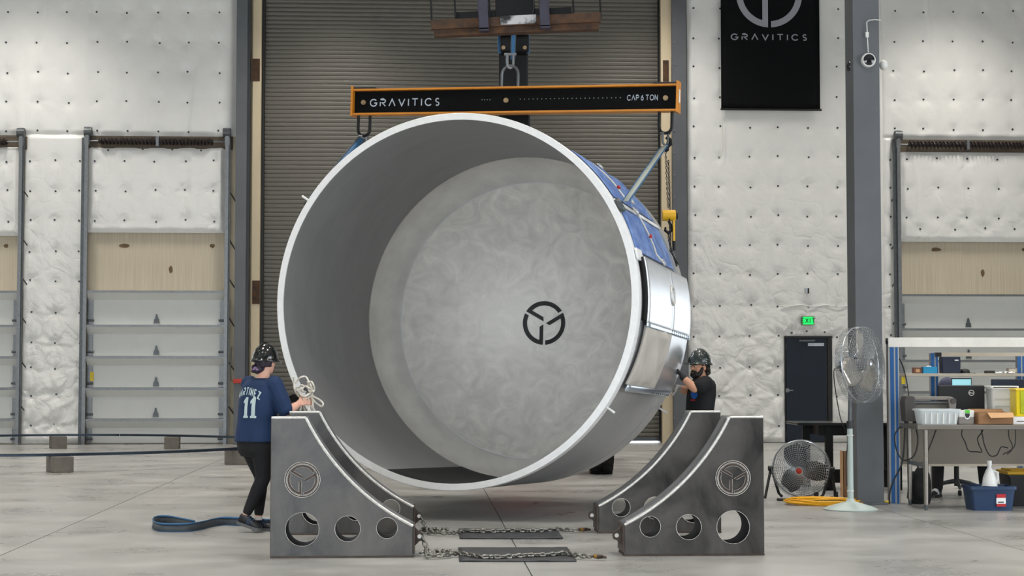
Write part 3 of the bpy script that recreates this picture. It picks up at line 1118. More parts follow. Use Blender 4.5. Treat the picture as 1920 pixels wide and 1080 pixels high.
def cpatch(d0, d1, s0, s1, r, nd=24, ns=12, wob=0.0, seed=0, skew=0.0):
    rows = []
    for i in range(ns + 1):
        row = []
        for k in range(nd + 1):
            fs, fd = i / ns, k / nd
            s_ = s0 + (s1 - s0) * fs + skew * (fd - 0.5)
            d = d0 + (d1 - d0) * fd
            e = min(fs, 1 - fs, fd, 1 - fd)
            rr = r + (wob * (0.4 + noise.noise(Vector((s_ * 3 + seed, d * 0.12, seed)))) * min(1, e * 8) if wob else 0)
            row.append(cyl_pt(d, s_, rr))
        rows.append(row)
    return rows


# metal panels standing off the shell
def panel(name, mat, d0, d1, s0, s1, r, th=0.012):
    return MB().sheet(cpatch(d0, d1, s0, s1, r)).build(name, mat, ves, smooth=60, solid=th)


pa = panel('shield_panel', 'alu_panel', -6.7, 12.6, 0.22, 1.58, 1.925)
panel('shield_panel', 'alu_panel', -6.7, 12.6, 1.59, 2.66, 1.922)
panel('shield_panel', 'alu_panel', -26.2, -7.0, 1.46, 2.60, 1.912)
panel('panel_back', 'alu_panel', -25.8, -7.2, 0.28, 1.46, 1.895)
MB().sheet(cpatch(-6.2, 12.6, 0.18, 0.224, 1.90)).build('panel_gap', 'dark_gap', ves, solid=0.05)
# joint strips with rivets
for d0, d1, s0, s1, r in ((-7.9, -6.5, 0.2, 2.66, 1.932), (-27.6, -25.6, 0.14, 2.50, 1.93)):
    st_ = MB().sheet(cpatch(d0, d1, s0, s1, r, nd=3)).build('joint_strip', 'alu_strip', ves, smooth=60, solid=0.008)
    rb = MB()
    for k in range(9):
        s_ = s0 + 1.35 + (s1 - s0 - 1.45) * k / 8
        for dd in (0.25, 0.78):
            d = d0 + (d1 - d0) * dd
            rb.cyl(cyl_pt(d, s_, r), cyl_pt(d, s_, r + 0.008), 0.009, n=6)
    stuff(rb.build('rivet', 'galv_dark', st_))
# round flange ring on the upper panel
pc = cyl_pt(4.2, 1.55, 1.935)
tn = cyl_pt(4.2, 0, 1).normalized()
b_ = Vector((0, 1, 0))
c_ = tn.cross(b_)
MB().tube([pc + (b_ * math.cos(t * PI / 14) + c_ * math.sin(t * PI / 14)) * 0.095 for t in range(28)], 0.013, 8, closed=True).build('port_ring', 'weld', ves)
# insulation blanket laid on the lower panel
MB().sheet(cpatch(-25.6, -7.6, 0.2, 1.55, 1.915, nd=40, ns=30, wob=0.05, seed=3, skew=0.10)).build('insulation_blanket', 'blanket', ves, smooth=80, solid=0.03)
# blue tarps
MB().sheet(cpatch(32.5, 52, 0.16, 2.2, 1.886, nd=40, ns=30, wob=0.035, seed=8)).build('blue_tarp', 'tarp', ves, smooth=80, solid=0.01)
MB().sheet(cpatch(14.5, 29.0, 0.12, 2.12, 1.886, nd=40, ns=30, wob=0.035, seed=5)).build('blue_tarp', 'tarp', ves, smooth=80, solid=0.01)
MB().sheet(cpatch(13.5, 55, 2.14, 2.34, 1.878, nd=30, ns=6)).build('grey_mesh_band', 'tarp_mesh', ves, smooth=80, solid=0.01)
MB().sheet(cpatch(29.6, 31.0, 0.03, 2.3, 1.892, nd=4)).build('white_band', 'rim_white', ves, smooth=60, solid=0.012)
MB().sheet(cpatch(11.5, 15.0, 0.03, 0.3, 1.895, nd=4)).build('white_band', 'rim_white', ves, smooth=60, solid=0.02)
# ropes with hooks over the tarps
def rope_on(pts, r=0.009, name='rope', mat='rope'):
    pts = [(d, s_, rr - 0.04) if d > 13.7 else (d, s_, rr - 0.03) for d, s_, rr in pts]
    return MB().tube([cyl_pt(d, s_, rr) for d, s_, rr in pts], r, 8).build(name, mat, ves)


rope_on([(30.5, 0.75, 1.97), (27, 0.85, 1.97), (23, 0.95, 1.965), (19, 1.02, 1.965), (16, 1.05, 1.96), (13.6, 1.08, 1.985)])
rope_on([(33, 0.62, 1.965), (37, 0.66, 1.96), (41, 0.72, 1.955), (45, 0.72, 1.95), (49, 0.7, 1.94)])
for d, s_ in ((21.5, 0.98), (37.5, 0.665)):
    rope_on([(d - 0.5, s_, 1.972), (d + 0.5, s_, 1.972)], 0.017, 'rope_mark', 'rope_red')
for d, s_ in ((29.0, 0.8), (13.9, 1.25), (33.5, 0.95), (47, 0.75)):
    hp = [(d + 0.9 * math.cos(t * PI / 6), s_ + 0.045 * math.sin(t * PI / 6), 1.975) for t in range(10)]
    rope_on(hp, 0.010, 'snap_hook', 'weld')
# lifting bracket at the rim where the sling holds
lb = MB()
lb.sheet(cpatch(26.5, 30.5, 0.02, 0.09, 1.91, nd=3, ns=2))
lb.build('lifting_lug', 'galv_dark', ves, solid=0.05)
lb = MB().sheet(cpatch(145.5, 148.5, 0.10, 0.18, 1.90, nd=3, ns=2)).build('lifting_lug', 'galv_dark', ves, solid=0.08)

# ================================================================== spreader beam
BY = 18.25
pl, pr_ = at(664, 193, BY + 0.48), at(1272, 184, BY - 0.48)
bx_ = (pr_ - pl)
BL = bx_.length
bx_.normalize()
bz_ = Vector((0, 0, 1))
by_ = bz_.cross(bx_).normalized()
bz_ = bx_.cross(by_)
bo = (pl + pr_) / 2
BMt = Matrix(((bx_.x, by_.x, bz_.x, bo.x), (bx_.y, by_.y, bz_.y, bo.y), (bx_.z, by_.z, bz_.z, bo.z), (0, 0, 0, 1)))
bm_ = thing('spreader_beam', 'orange and black lifting beam with white lettering hanging above the cylinder', 'lifting beam', M=BMt)
h = 0.144
MB().box(-BL / 2, BL / 2, -0.012, 0.012, -h + 0.02, h - 0.02).build('web', 'beam_black', bm_, smooth=None)
MB().box(-BL / 2, BL / 2, -0.075, 0.075, h - 0.022, h).build('flange', 'orange', bm_, smooth=None, bevel=0.004)
MB().box(-BL / 2, BL / 2, -0.075, 0.075, -h, -h + 0.022).build('flange', 'orange', bm_, smooth=None, bevel=0.004)
for s_ in (-1, 1):
    x = s_ * BL / 2
    MB().box(x - 0.012, x + 0.012, -0.085, 0.085, -h - 0.012, h + 0.03).build('end_plate', 'orange', bm_, smooth=None, bevel=0.003)
    MB().box(x - s_ * 0.14 - 0.12, x - s_ * 0.14 + 0.12, -0.07, 0.07, h, h + 0.018).build('top_pad', 'black', bm_, smooth=None)
MB().box(BL / 2 + 0.0125, BL / 2 + 0.014, -0.04, 0.03, -0.05, 0.09).build('end_sticker', 'paper', bm_, smooth=None)
for px_ in (684, 958, 1250):
    x = (px_ - 968) / 304 * BL / 2
    MB().cyl((x, -0.012, 0), (x, -0.035, 0), 0.028, n=8).build('bolt', 'bolt', bm_)
    MB().cyl((x, -0.035, 0), (x, -0.045, 0), 0.014, n=8).build('bolt_tip', 'bolt', bm_)
hb = MB()
for px_ in list(range(912, 932, 5)) + list(range(984, 1172, 8)):
    x = (px_ - 968) / 304 * BL / 2
    hb.cyl((x, -0.0122, 0.012), (x, -0.0145, 0.012), 0.006, n=6)
stuff(hb.build('hole_mark', 'galv', bm_))
tw = (764 - 968) / 304 * BL / 2
put_word('GRAVITICS', 0.088, 0.0135, 0.036, lambda x, y, d: (tw + x * 0.87, -0.012 - d, y - 0.048), 'print_silver', bm_)
tw2 = (1208 - 968) / 304 * BL / 2
put_word('CAP 6 TON', 0.062, 0.0095, 0.012, lambda x, y, d: (tw2 + x * 0.62, -0.012 - d, y - 0.022), 'print_silver', bm_)
# hanging links under the beam ends and the lifting loop on top
def loop_pts(w, h_, n=8):
    p = [(-w, 0, 0), (-w, 0, -h_ + w)]
    p += [(-w * math.cos(t * PI / n), 0, -h_ + w - w * math.sin(t * PI / n)) for t in range(1, n)]
    return p + [(w, 0, -h_ + w), (w, 0, 0)]


xs2 = {}
for nm, px_ in (('L', 685), ('R', 1250)):
    x = (px_ - 968) / 304 * BL / 2
    xs2[nm] = x
    MB().tube([(x + a, b2, c2 - h + 0.01) for a, b2, c2 in loop_pts(0.068, 0.235)], 0.0165, 10).build('hanging_link', 'machine_black', bm_)
xc_ = (963 - 968) / 304 * BL / 2
MB().tube([(xc_ + a, b2, h - c2 - 0.01) for a, b2, c2 in loop_pts(0.092, 0.245)], 0.016, 10).build('lifting_loop', 'galv_dark', bm_)
LNKL = BMt @ Vector((xs2['L'], 0, -h - 0.21))
LNKR = BMt @ Vector((xs2['R'], 0, -h - 0.21))
LTOP = BMt @ Vector((xc_, 0, h + 0.225))


# ---- slings and shackles
def shackle(p, name, label, mat='galv', sc_=1.0, flip=1):
    t = thing(name, label, 'shackle', p)
    pts = [(a * 0.55 * sc_, 0, flip * (c2 + 0.05) * sc_) for a, b2, c2 in loop_pts(0.05, 0.13)]
    MB().tube(pts, 0.013 * sc_, 8).build('bow', mat, t)
    z = flip * 0.045 * sc_
    MB().cyl((-0.055 * sc_, 0, z), (0.055 * sc_, 0, z), 0.014 * sc_, n=8).build('pin', mat, t)
    return t


def strap(name, label, pts, w, wd, mats, cat='sling', edge=True, off=0.0):
    """flat webbing along pts, width w along direction wd, with coloured edge stripes"""
    t = thing(name, label, cat, pts[0])
    wd = Vector(wd)
    P = [Vector(p) - Vector(pts[0]) for p in pts]
    def band(a, b_, lift):
        rows = []
        for i, p in enumerate(P):
            tg = (P[min(i + 1, len(P) - 1)] - P[max(i - 1, 0)]).normalized()
            d = (wd - tg * wd.dot(tg)).normalized()
            nn = tg.cross(d)
            rows.append([p + d * a * w / 2 + nn * lift, p + d * b_ * w / 2 + nn * lift])
        return MB().sheet(rows)
    band(-0.92, 0.92, 0).build('webbing', mats[0], t, solid=0.006)
    if edge:
        band(-1, -0.72, 0).build('edge_stripe', mats[1], t, solid=0.009)
        band(0.72, 1, 0).build('edge_stripe', mats[1], t, solid=0.009)
    return t


shackle(LNKR + Vector((0, 0, -0.06)), 'shackle', 'small dark shackle in the link under the right end of the beam', 'galv_dark')
shackle(LNKL + Vector((0, 0, -0.06)), 'shackle', 'small bright shackle in the link under the left end of the beam', 'galv')
shackle(LTOP + Vector((0, 0, 0.08)), 'shackle', 'bright shackle gripping the loop on top of the beam', 'galv', 1.2)
pe = CM @ cyl_pt(29.0, 0.10, 1.97)
p0_ = LNKR + Vector((-0.01, -0.02, -0.15))
strap('lifting_sling', 'pale grey web sling with blue edges from the beam to the right cylinder rim',
      [p0_ + (pe - p0_) * (i / 6) + Vector((0, -0.02 * math.sin(PI * i / 6), 0)) for i in range(7)], 0.085, (1, 0.2, 0.4), ('sling_grey', 'sling_blue'))
pe2 = CM @ cyl_pt(147.0, 0.2, 1.935)
p1_ = LNKL + Vector((-0.015, -0.03, -0.045))
strap('lifting_sling', 'dark blue web sling from the left end of the beam down behind the cylinder rim',
      [p1_ + (pe2 - p1_) * (i / 5) for i in range(6)], 0.09, (1, 0.2, -0.3), ('sling_blue', 'sling_dark'))

# ---- chains
def link_mesh(L=0.056, W=0.036, r=0.0068, mat='chain', n=6, m=5):
    a = W / 2 - r
    hl = L / 2 - r - a
    pts = [(hl + a * math.sin(t * PI / m), a * math.cos(t * PI / m), 0) for t in range(m + 1)]
    pts += [(-hl - a * math.sin(t * PI / m), -a * math.cos(t * PI / m), 0) for t in range(m + 1)]
    return MB().tube(pts, r, n, closed=True).mesh('chain_link', mat, 80)


def resample(pts, step):
    pts = [Vector(p) for p in pts]
    out = [pts[0].copy()]
    acc = 0.0
    for a, b2 in zip(pts, pts[1:]):
        d = (b2 - a).length
        t = step - acc
        while t <= d:
            out.append(a + (b2 - a) * (t / d))
            t += step
        acc = d - (t - step)
    return out


def chain(t, me, pts, pitch, ph=0.0, seed=0, tilt=0.0):
    P = resample(pts, pitch)
    rs = random.Random(seed)
    for i in range(len(P) - 1):
        d = (P[i + 1] - P[i]).normalized()
        up = Vector((0, 0, 1)) if abs(d.z) < 0.95 else Vector((0, 1, 0))
        s_ = d.cross(up).normalized()
        u_ = s_.cross(d)
        a = ph + (PI / 2 if i % 2 else 0) + rs.uniform(-tilt, tilt)
        y = s_ * math.cos(a) + u_ * math.sin(a)
        z = d.cross(y)
        c = (P[i] + P[i + 1]) / 2
        M = Matrix(((d.x, y.x, z.x, c.x), (d.y, y.y, z.y, c.y), (d.z, y.z, z.z, c.z), (0, 0, 0, 1)))
        link('chain_link', me, t, M)


# lever hoist hanging beside the cylinder
lk_small = link_mesh(0.036, 0.024, 0.0042, 'chain_dark', 5, 4)
ho = thing('lever_hoist', 'yellow lever chain hoist hanging from the right end of the beam beside the cylinder', 'hoist', LNKR + Vector((0.01, 0.06, -0.08)))
HI = MW[ho.name].inverted()
Yh = LNKR.y + 0.06
def hp(px_, py_, dy=0.0):
    return HI @ at(px_, py_, Yh + dy)


MB().tube([hp(1249, 257), hp(1256, 262), hp(1257, 270), hp(1251, 276), hp(1246, 273)], [0.02, 0.022, 0.024, 0.02, 0.012], 8).build('top_hook', 'machine_black', ho)
MB().ball(hp(1249, 280), 0.032, 0.03, 0.028).build('hook_swivel', 'machine_black', ho)
chain(ho, lk_small, [hp(1248, 283), hp(1250, 330), hp(1253, 395)], 0.0275)
chain(ho, lk_small, [hp(1253, 300, 0.03), hp(1255, 350, 0.03), hp(1256, 396, 0.03)], 0.0275, 0.5)
c0 = hp(1255, 404)
MB().cyl(c0 + Vector((-0.075, 0, 0)), c0 + Vector((0.065, 0, 0)), 0.058, n=20).build('hoist_body', 'hoist_yellow', ho, bevel=0.006)
MB().cyl(c0 + Vector((0.065, 0, 0)), c0 + Vector((0.088, 0, 0)), 0.04, n=16).build('hand_wheel', 'black', ho)
MB().box(c0.x + 0.035, c0.x + 0.058, c0.y - 0.03, c0.y - 0.005, hp(1264, 453).z, c0.z).build('lever', 'hoist_yellow', ho, bevel=0.004)
MB().cyl((c0.x + 0.047, c0.y - 0.018, hp(1264, 470).z), (c0.x + 0.047, c0.y - 0.018, hp(1264, 452).z), 0.016, n=10).build('lever_grip', 'black', ho)
MB().tube([hp(1253, 412), hp(1258, 424), hp(1259, 432), hp(1253, 437), hp(1247, 432), hp(1248, 426)], [0.012, 0.018, 0.02, 0.019, 0.016, 0.01], 8).build('bottom_hook', 'machine_black', ho)
ce = HI @ (CM @ cyl_pt(15.2, 2.16, 1.93))
chain(ho, lk_small, [hp(1253, 437), hp(1255, 455, -0.1), ce], 0.0275, 0.3)
chain(ho, lk_small, [hp(1255, 410, -0.06), hp(1257, 440, -0.1), hp(1257, 470, -0.2), ce + Vector((0.02, 0, 0.02))], 0.0275, 0.9)

# ================================================================== telehandler
tel = thing('telehandler', 'black telehandler boom with a rusty fork carriage reaching over the orange beam', 'forklift', (0.06, 26.2, 0))
TI = MW[tel.name].inverted()
def tp(px_, py_, Y):
    return TI @ at(px_, py_, Y)


# boom: two nested box sections rising towards the camera
def boom(p0, p1, w, h_, name, mat):
    p0, p1 = Vector(p0), Vector(p1)
    d = (p1 - p0).normalized()
    s_ = Vector((1, 0, 0))
    u_ = s_.cross(d) * -1
    if u_.z < 0:
        u_ = -u_
    vs = []
    for p in (p0, p1):
        for a, c in ((-1, -1), (1, -1), (1, 1), (-1, 1)):
            vs.append(p + s_ * a * w / 2 + u_ * c * h_ / 2)
    return MB().add(vs, [(0, 1, 2, 3), (7, 6, 5, 4), (0, 4, 5, 1), (1, 5, 6, 2), (2, 6, 7, 3), (3, 7, 4, 0)]).build(name, mat, tel, smooth=None, bevel=0.01)


b0 = Vector((0, 3.2, 2.3))
b1 = tp(962, 40, 19.0)
bmid = b0 + (b1 - b0) * 0.55
boom(b0, bmid, 0.42, 0.46, 'boom_outer', 'machine_black')
boom(b0 + (b1 - b0) * 0.5, b1, 0.32, 0.36, 'boom_inner', 'machine_black')
# head of the boom dropping down to the carriage
q0, q1 = tp(935, -60, 18.9), tp(990, 168, 18.9)
MB().box(q0.x, q1.x, q0.y - 0.02, q0.y + 0.3, q1.z, q0.z).build('boom_head', 'machine_black', tel, smooth=None, bevel=0.02)
q0, q1 = tp(938, 66, 18.7), tp(992, 98, 18.7)
MB().box(q0.x, q1.x, q0.y - 0.06, q0.y + 0.2, q1.z, q0.z).build('head_bracket', 'machine_black', tel, smooth=None, bevel=0.015)
for px_ in (944, 984):
    q = tp(px_, 90, 18.62)
    MB().cyl(q, q + Vector((0, -0.03, 0)), 0.022, n=10).build('bracket_bolt', 'bolt', tel)
q0, q1 = tp(935, 214, 19.3), tp(994, 238, 19.3)
MB().box(q0.x, q1.x, q0.y, q0.y + 0.4, q1.z - 0.2, q0.z).build('boom_foot_bracket', 'machine_black', tel, smooth=None, bevel=0.02)
for px_ in (937, 990):
    MB().tube([tp(px_, 60, 18.75), tp(px_ - 1, 80, 18.72), tp(px_, 100, 18.75)], 0.02, 8).build('hydraulic_hose', 'sling_blue', tel)
# carriage: slightly tilted frame
CA = math.atan2(-13, 325)
cc0 = tp(967, 44, 18.35)
CMt = Matrix.Translation(cc0) @ Matrix.Rotation(R_(2.6), 4, 'Y').inverted()
ppm = 3200 / 18.35
def cb_(name, mat, x0, x1, z0, z1, y0, y1, bevel=0.005):
    """carriage boxes from pixels relative to (967,44)"""
    return MB().box((x0 - 967) / ppm, (x1 - 967) / ppm, y0, y1, (44 - z0) / ppm, (44 - z1) / ppm, CMt).build(name, mat, tel, smooth=None, bevel=bevel)


cb_('carriage_bar', 'rust', 807, 1128, 50, 32, -0.06, 0.02)
cb_('carriage_bar', 'rust', 812, 1124, 62, 48, -0.02, 0.12)
cb_('carriage_back', 'machine_black', 852, 1074, 36, 16, 0.03, 0.09)
cb_('scuffed_plate', 'scuffed', 938, 1006, 48, 31, -0.075, -0.06)
cb_('carriage_mast', 'machine_black', 930, 1004, 30, -120, 0.02, 0.25)
for a in (807, 852, 1075, 1126):
    cb_('guard_post', 'machine_black', a, a + 3.5, 44, -110, -0.05, -0.03, 0)
cb_('guard_rail', 'machine_black', 807, 1130, -104, -112, -0.05, -0.03, 0)
for a in (897, 1012):
    cb_('fork', 'fork_steel', a, a + 19, 58, -70, -0.14, -0.07, 0.008)
    cb_('fork_heel', 'fork_steel', a, a + 19, 60, 53, -0.14, 0.02, 0.008)
for a in (916, 1000):
    MB().tube([CMt @ Vector(((a - 967 + 3 * math.sin(k)) / ppm, 0.0, (44 - 30 + 14 * k) / ppm)) for k in range(9)], 0.012, 6).build('hydraulic_hose', 'black', tel)
# the machine itself behind the cylinder
MB().box(-0.55, 0.55, -1.3, 3.6, 0.45, 0.95).build('chassis', 'machine_body', tel, smooth=None, bevel=0.03)
MB().box(-1.15, -0.5, -0.2, 1.7, 0.7, 2.35).build('cab', 'machine_black', tel, smooth=None, bevel=0.06)
MB().box(-1.1, -0.55, -0.215, -0.19, 1.3, 2.25).build('cab_window', 'glass_dark', tel, smooth=None)
MB().box(0.5, 1.05, 0.0, 2.2, 0.7, 1.45).build('engine_cover', 'machine_body', tel, smooth=None, bevel=0.05)
MB().box(-0.4, 0.4, 2.6, 3.6, 0.9, 2.5).build('boom_tower', 'machine_body', tel, smooth=None, bevel=0.03)
for sx in (-1, 1):
    for yy in (-1.35, 2.4):
        wh = link('wheel', None, tel, Matrix.Translation((sx * 1.23, yy, 0.6)))
        WR = Matrix.Rotation(PI / 2, 4, 'Y')
        tb = MB().lathe([(0.3, -0.15), (0.52, -0.17), (0.585, -0.15), (0.585, 0.15), (0.52, 0.17), (0.3, 0.15)], 36, WR)
        for k in range(20):
            a = 2 * PI * k / 20
            for s2 in (-1, 1):
                tb.box(0.57, 0.605, -0.05, 0.05, s2 * 0.01 if s2 > 0 else -0.16, 0.16 if s2 > 0 else -0.01,
                       WR @ Matrix.Rotation(a + s2 * 0.08, 4, 'Z'))
        tb.build('tyre', 'rubber', wh, smooth=30)
        MB().lathe([(0.0, -0.05), (0.2, -0.06), (0.3, -0.14), (0.3, 0.14), (0.2, 0.06), (0.0, 0.05)], 24, WR).build('hub', 'frame_white', wh)
    MB().cyl((sx * 0.3, -1.35, 0.6), (sx * 1.15, -1.35, 0.6), 0.09).build('axle', 'machine_black', tel)
    MB().cyl((sx * 0.3, 2.4, 0.6), (sx * 1.15, 2.4, 0.6), 0.09).build('axle', 'machine_black', tel)
# sling from the carriage to the beam loop
strap('top_sling', 'short blue web sling between the fork carriage and the shackle on the beam',
      [at(963, 66, BY), at(962, 85, BY - 0.02), at(962, 104, BY), at(961, 112, BY)], 0.055, (1, 0, 0), ('sling_blue', 'sling_dark'))

# ================================================================== steel cradles
CRM = Matrix.Translation((0.057, 13.59, 0)) @ Matrix.Rotation(R_(3.2), 4, 'Z')
CW, CH, CTW, CLO, CT = 1.12, 1.10, 0.268, 0.255, 0.345
ccx, ccz = 1.953, 1.924
a_hi = math.atan2(CH - ccz, CTW - ccx)
a_lo = math.atan2(CLO - ccz, CW - ccx)
if a_lo < a_hi:
    a_lo, a_hi = a_lo, a_hi
cr_arc = arc((ccx, ccz), 1.875, a_hi + (2 * PI if a_hi < 0 else 0), a_lo + (2 * PI if a_lo < 0 else 0), 40)
cr_out = [(0, 0), (0, CH), (CTW, CH)] + cr_arc + [(CW, CLO), (CW, 0)]
holes = [(0.246, 0.225, 0.132), (0.602, 0.228, 0.101), (0.911, 0.232, 0.083)]


def cradle_body(mirror):
    cu_ = bpy.data.curves.new('tmp', 'CURVE')
    cu_.dimensions = '2D'
    cu_.fill_mode = 'BOTH'
    cu_.extrude = 0.006
    def spl(pts):
        s_ = cu_.splines.new('POLY')
        s_.points.add(len(pts) - 1)
        for q, (x, y) in zip(s_.points, pts):
            q.co = (-x if mirror else x, y, 0, 1)
        s_.use_cyclic_u = True
    outl = []
    for p in cr_out:
        if not outl or math.dist(p, outl[-1]) > 1e-4:
            outl.append(p)
    spl(outl)
    for hx, hz_, hr in holes:
        spl(arc((hx, hz_), hr, 0, 2 * PI * 39 / 40, 39))
    o = bpy.data.objects.new('tmp', cu_)
    COL.objects.link(o)
    dg = bpy.context.evaluated_depsgraph_get()
    me = bpy.data.meshes.new_from_object(o.evaluated_get(dg))
    bpy.data.objects.remove(o)
    bpy.data.curves.remove(cu_)
    me.transform(Matrix.Translation((0, 0.006, 0)) @ Matrix.Rotation(PI / 2, 4, 'X'))
    bm = bmesh.new()
    bm.from_mesh(me)
    bmesh.ops.remove_doubles(bm, verts=bm.verts, dist=1e-5)
    bmesh.ops.recalc_face_normals(bm, faces=bm.faces)
    bm.to_mesh(me)
    bm.free()
    me.materials.clear()
    me.materials.append(MATS['steel_raw'])
    return me


def cradle(x, y, mirror, label, emb=True):
    t = thing('steel_cradle', label, 'cradle', M=CRM @ Matrix.Translation((x, y, 0)), group='steel cradles under the cylinder')
    m = -1 if mirror else 1
    link('side_plate', cradle_me[mirror], t)
    link('side_plate', cradle_me[mirror], t, Matrix.Translation((0, CT - 0.012, 0)))
    rim_pts = [p for i, p in enumerate(cr_out) if i == 0 or math.dist(p, cr_out[i - 1]) > 1e-4]
    MB().sheet([[(m * px_, yy, pz) for px_, pz in rim_pts] for yy in (0.012, CT - 0.012)], closed_u=True).build('edge_plate', 'steel_raw', t, smooth=25)
    # arc saddle plate (smooth dark strip) and bright ground weld beads along the edges
    rows = [[(m * px_, yy, pz) for yy in (0.012, CT - 0.012)] for px_, pz in [(p[0] + 0.0, p[1] + 0.004) for p in cr_arc]]
    MB().sheet(rows).build('saddle_plate', 'steel_top', t, solid=0.008)
    for yy in (0.006, CT - 0.006):
        bmat = 'weld' if yy < 0.1 else 'steel_lug'
        MB().tube([(m * p[0], yy, p[1]) for p in cr_arc], 0.0125 if yy < 0.1 else 0.007, 6).build('weld_bead', bmat, t)
        MB().tube([(0, yy, CH), (m * CTW, yy, CH)], 0.010 if yy < 0.1 else 0.006, 6).build('weld_bead', bmat, t)
        MB().tube([(0, yy, 0.02), (0, yy, CH)], 0.0045, 6).build('weld_bead', 'steel_lug', t)
    MB().box(min(0, m * CTW), max(0, m * CTW), 0.012, CT - 0.012, CH - 0.002, CH + 0.004).build('top_plate', 'steel_top', t, smooth=None)
    MB().box(m * CW - 0.012, m * CW + 0.012, 0.0, CT, 0.03, CLO - 0.005).build('end_plate', 'steel_lug', t, smooth=None, bevel=0.003)
    MB().box(min(0, m * CW) - 0.004, max(0, m * CW) + 0.004, -0.006, CT + 0.006, 0, 0.016).build('base_plate', 'steel_lug', t, smooth=None)
    # pad eye lug with a hole
    lugp = [(0, -0.075), (0.035, -0.04), (0.062, -0.03), (0.07, 0.0), (0.062, 0.03), (0.035, 0.04), (0, 0.075)]
    LM = Matrix.Translation((m * (CW + 0.01), CT * 0.35, 0.155)) @ Matrix.Rotation(PI / 2, 4, 'X') @ Matrix.Scale(m, 4, (1, 0, 0))
    MB().prism(lugp, -0.014, 0.014, LM).build('pad_eye', 'steel_lug', t, smooth=None, bevel=0.003)
    lg = MB().cyl((m * (CW + 0.047), CT * 0.35 - 0.018, 0.155), (m * (CW + 0.047), CT * 0.35 + 0.018, 0.155), 0.017, n=14)
    lg.build('eye_bush', 'frame_white', t)
    # emblem: round welded plate, raised pieces, bright bead outlines
    if emb:
        ecx, ecz = m * 0.246, 0.614
        EM = Matrix.Translation((ecx, -0.0005, ecz)) @ Matrix.Rotation(PI / 2, 4, 'X')
        MB().lathe([(0.125, 0), (0.139, 0.0), (0.139, 0.008), (0.125, 0.008)], 48, EM, closed=True).build('emblem_ring', 'steel_lug', t)
        for poly in emblem_polys(0.118, w=0.17, g=0.05):
            eo = MB().prism(poly, 0, 0.007, EM).build('emblem_piece', 'steel_lug', t, smooth=None)
        for rr in (0.125, 0.139):
            MB().tube([(ecx + rr * math.cos(k * PI / 24), -0.008, ecz + rr * math.sin(k * PI / 24)) for k in range(48)], 0.0022, 5, closed=True).build('emblem_bead', 'weld', t)
        for poly in emblem_polys(0.118, w=0.17, g=0.05):
            MB().tube([(ecx + a, -0.008, ecz + c) for a, c in poly], 0.0013, 4, closed=True).build('emblem_bead', 'weld', t)
    for hx, hz_, hr in holes:
        MB().tube([(m * hx + hr * math.cos(k * PI / 20), -0.001, hz_ + hr * math.sin(k * PI / 20)) for k in range(40)], 0.0016, 5, closed=True).build('hole_edge', 'weld', t)
    return t


cradle_me = {False: cradle_body(False), True: cradle_body(True)}
cradle(-1.955, 0.0, False, 'near left steel cradle with ring emblem, chained at its right foot')
cradle(1.955, 0.0, True, 'near right steel cradle with ring emblem and three round holes')
cradle(-1.955, 1.93, False, 'far left steel cradle behind the near one, below the coil of rope', False)
cradle(1.955, 1.93, True, 'far right steel cradle standing in front of the person in black', False)

# ---- rubber mats and floor chains
for k, (x0, x1, x2, x3, yb, yt, lab) in enumerate(((861, 1081, 1063, 859, 1054, 1029, 'dark rubber mat lying nearest the camera under the front chain'),
                                                    (862, 1056, 1042, 859, 1011, 994, 'dark rubber mat lying behind the front one under the rear chain'))):
    c = [fl(x0, yb), fl(x1, yb), fl(x2, yt), fl(x3, yt)]
    o = MB()
    rows = []
    for j in range(9):
        f = j / 8
        rows.append([c[0] + (c[1] - c[0]) * (i / 16) + ((c[3] + (c[2] - c[3]) * (i / 16)) - (c[0] + (c[1] - c[0]) * (i / 16))) * f +
                     Vector((0, 0, 0.007 + 0.012 * max(0, noise.noise(Vector((i * 0.3, j * 0.4, k * 5)))) * (1 if i in (0, 1, 15, 16) or j == 0 else 0.3))) for i in range(17)])
    o.sheet(rows)
    tag(o.build('rubber_mat', 'mat_grey', None, solid=0.012), lab, 'mat')

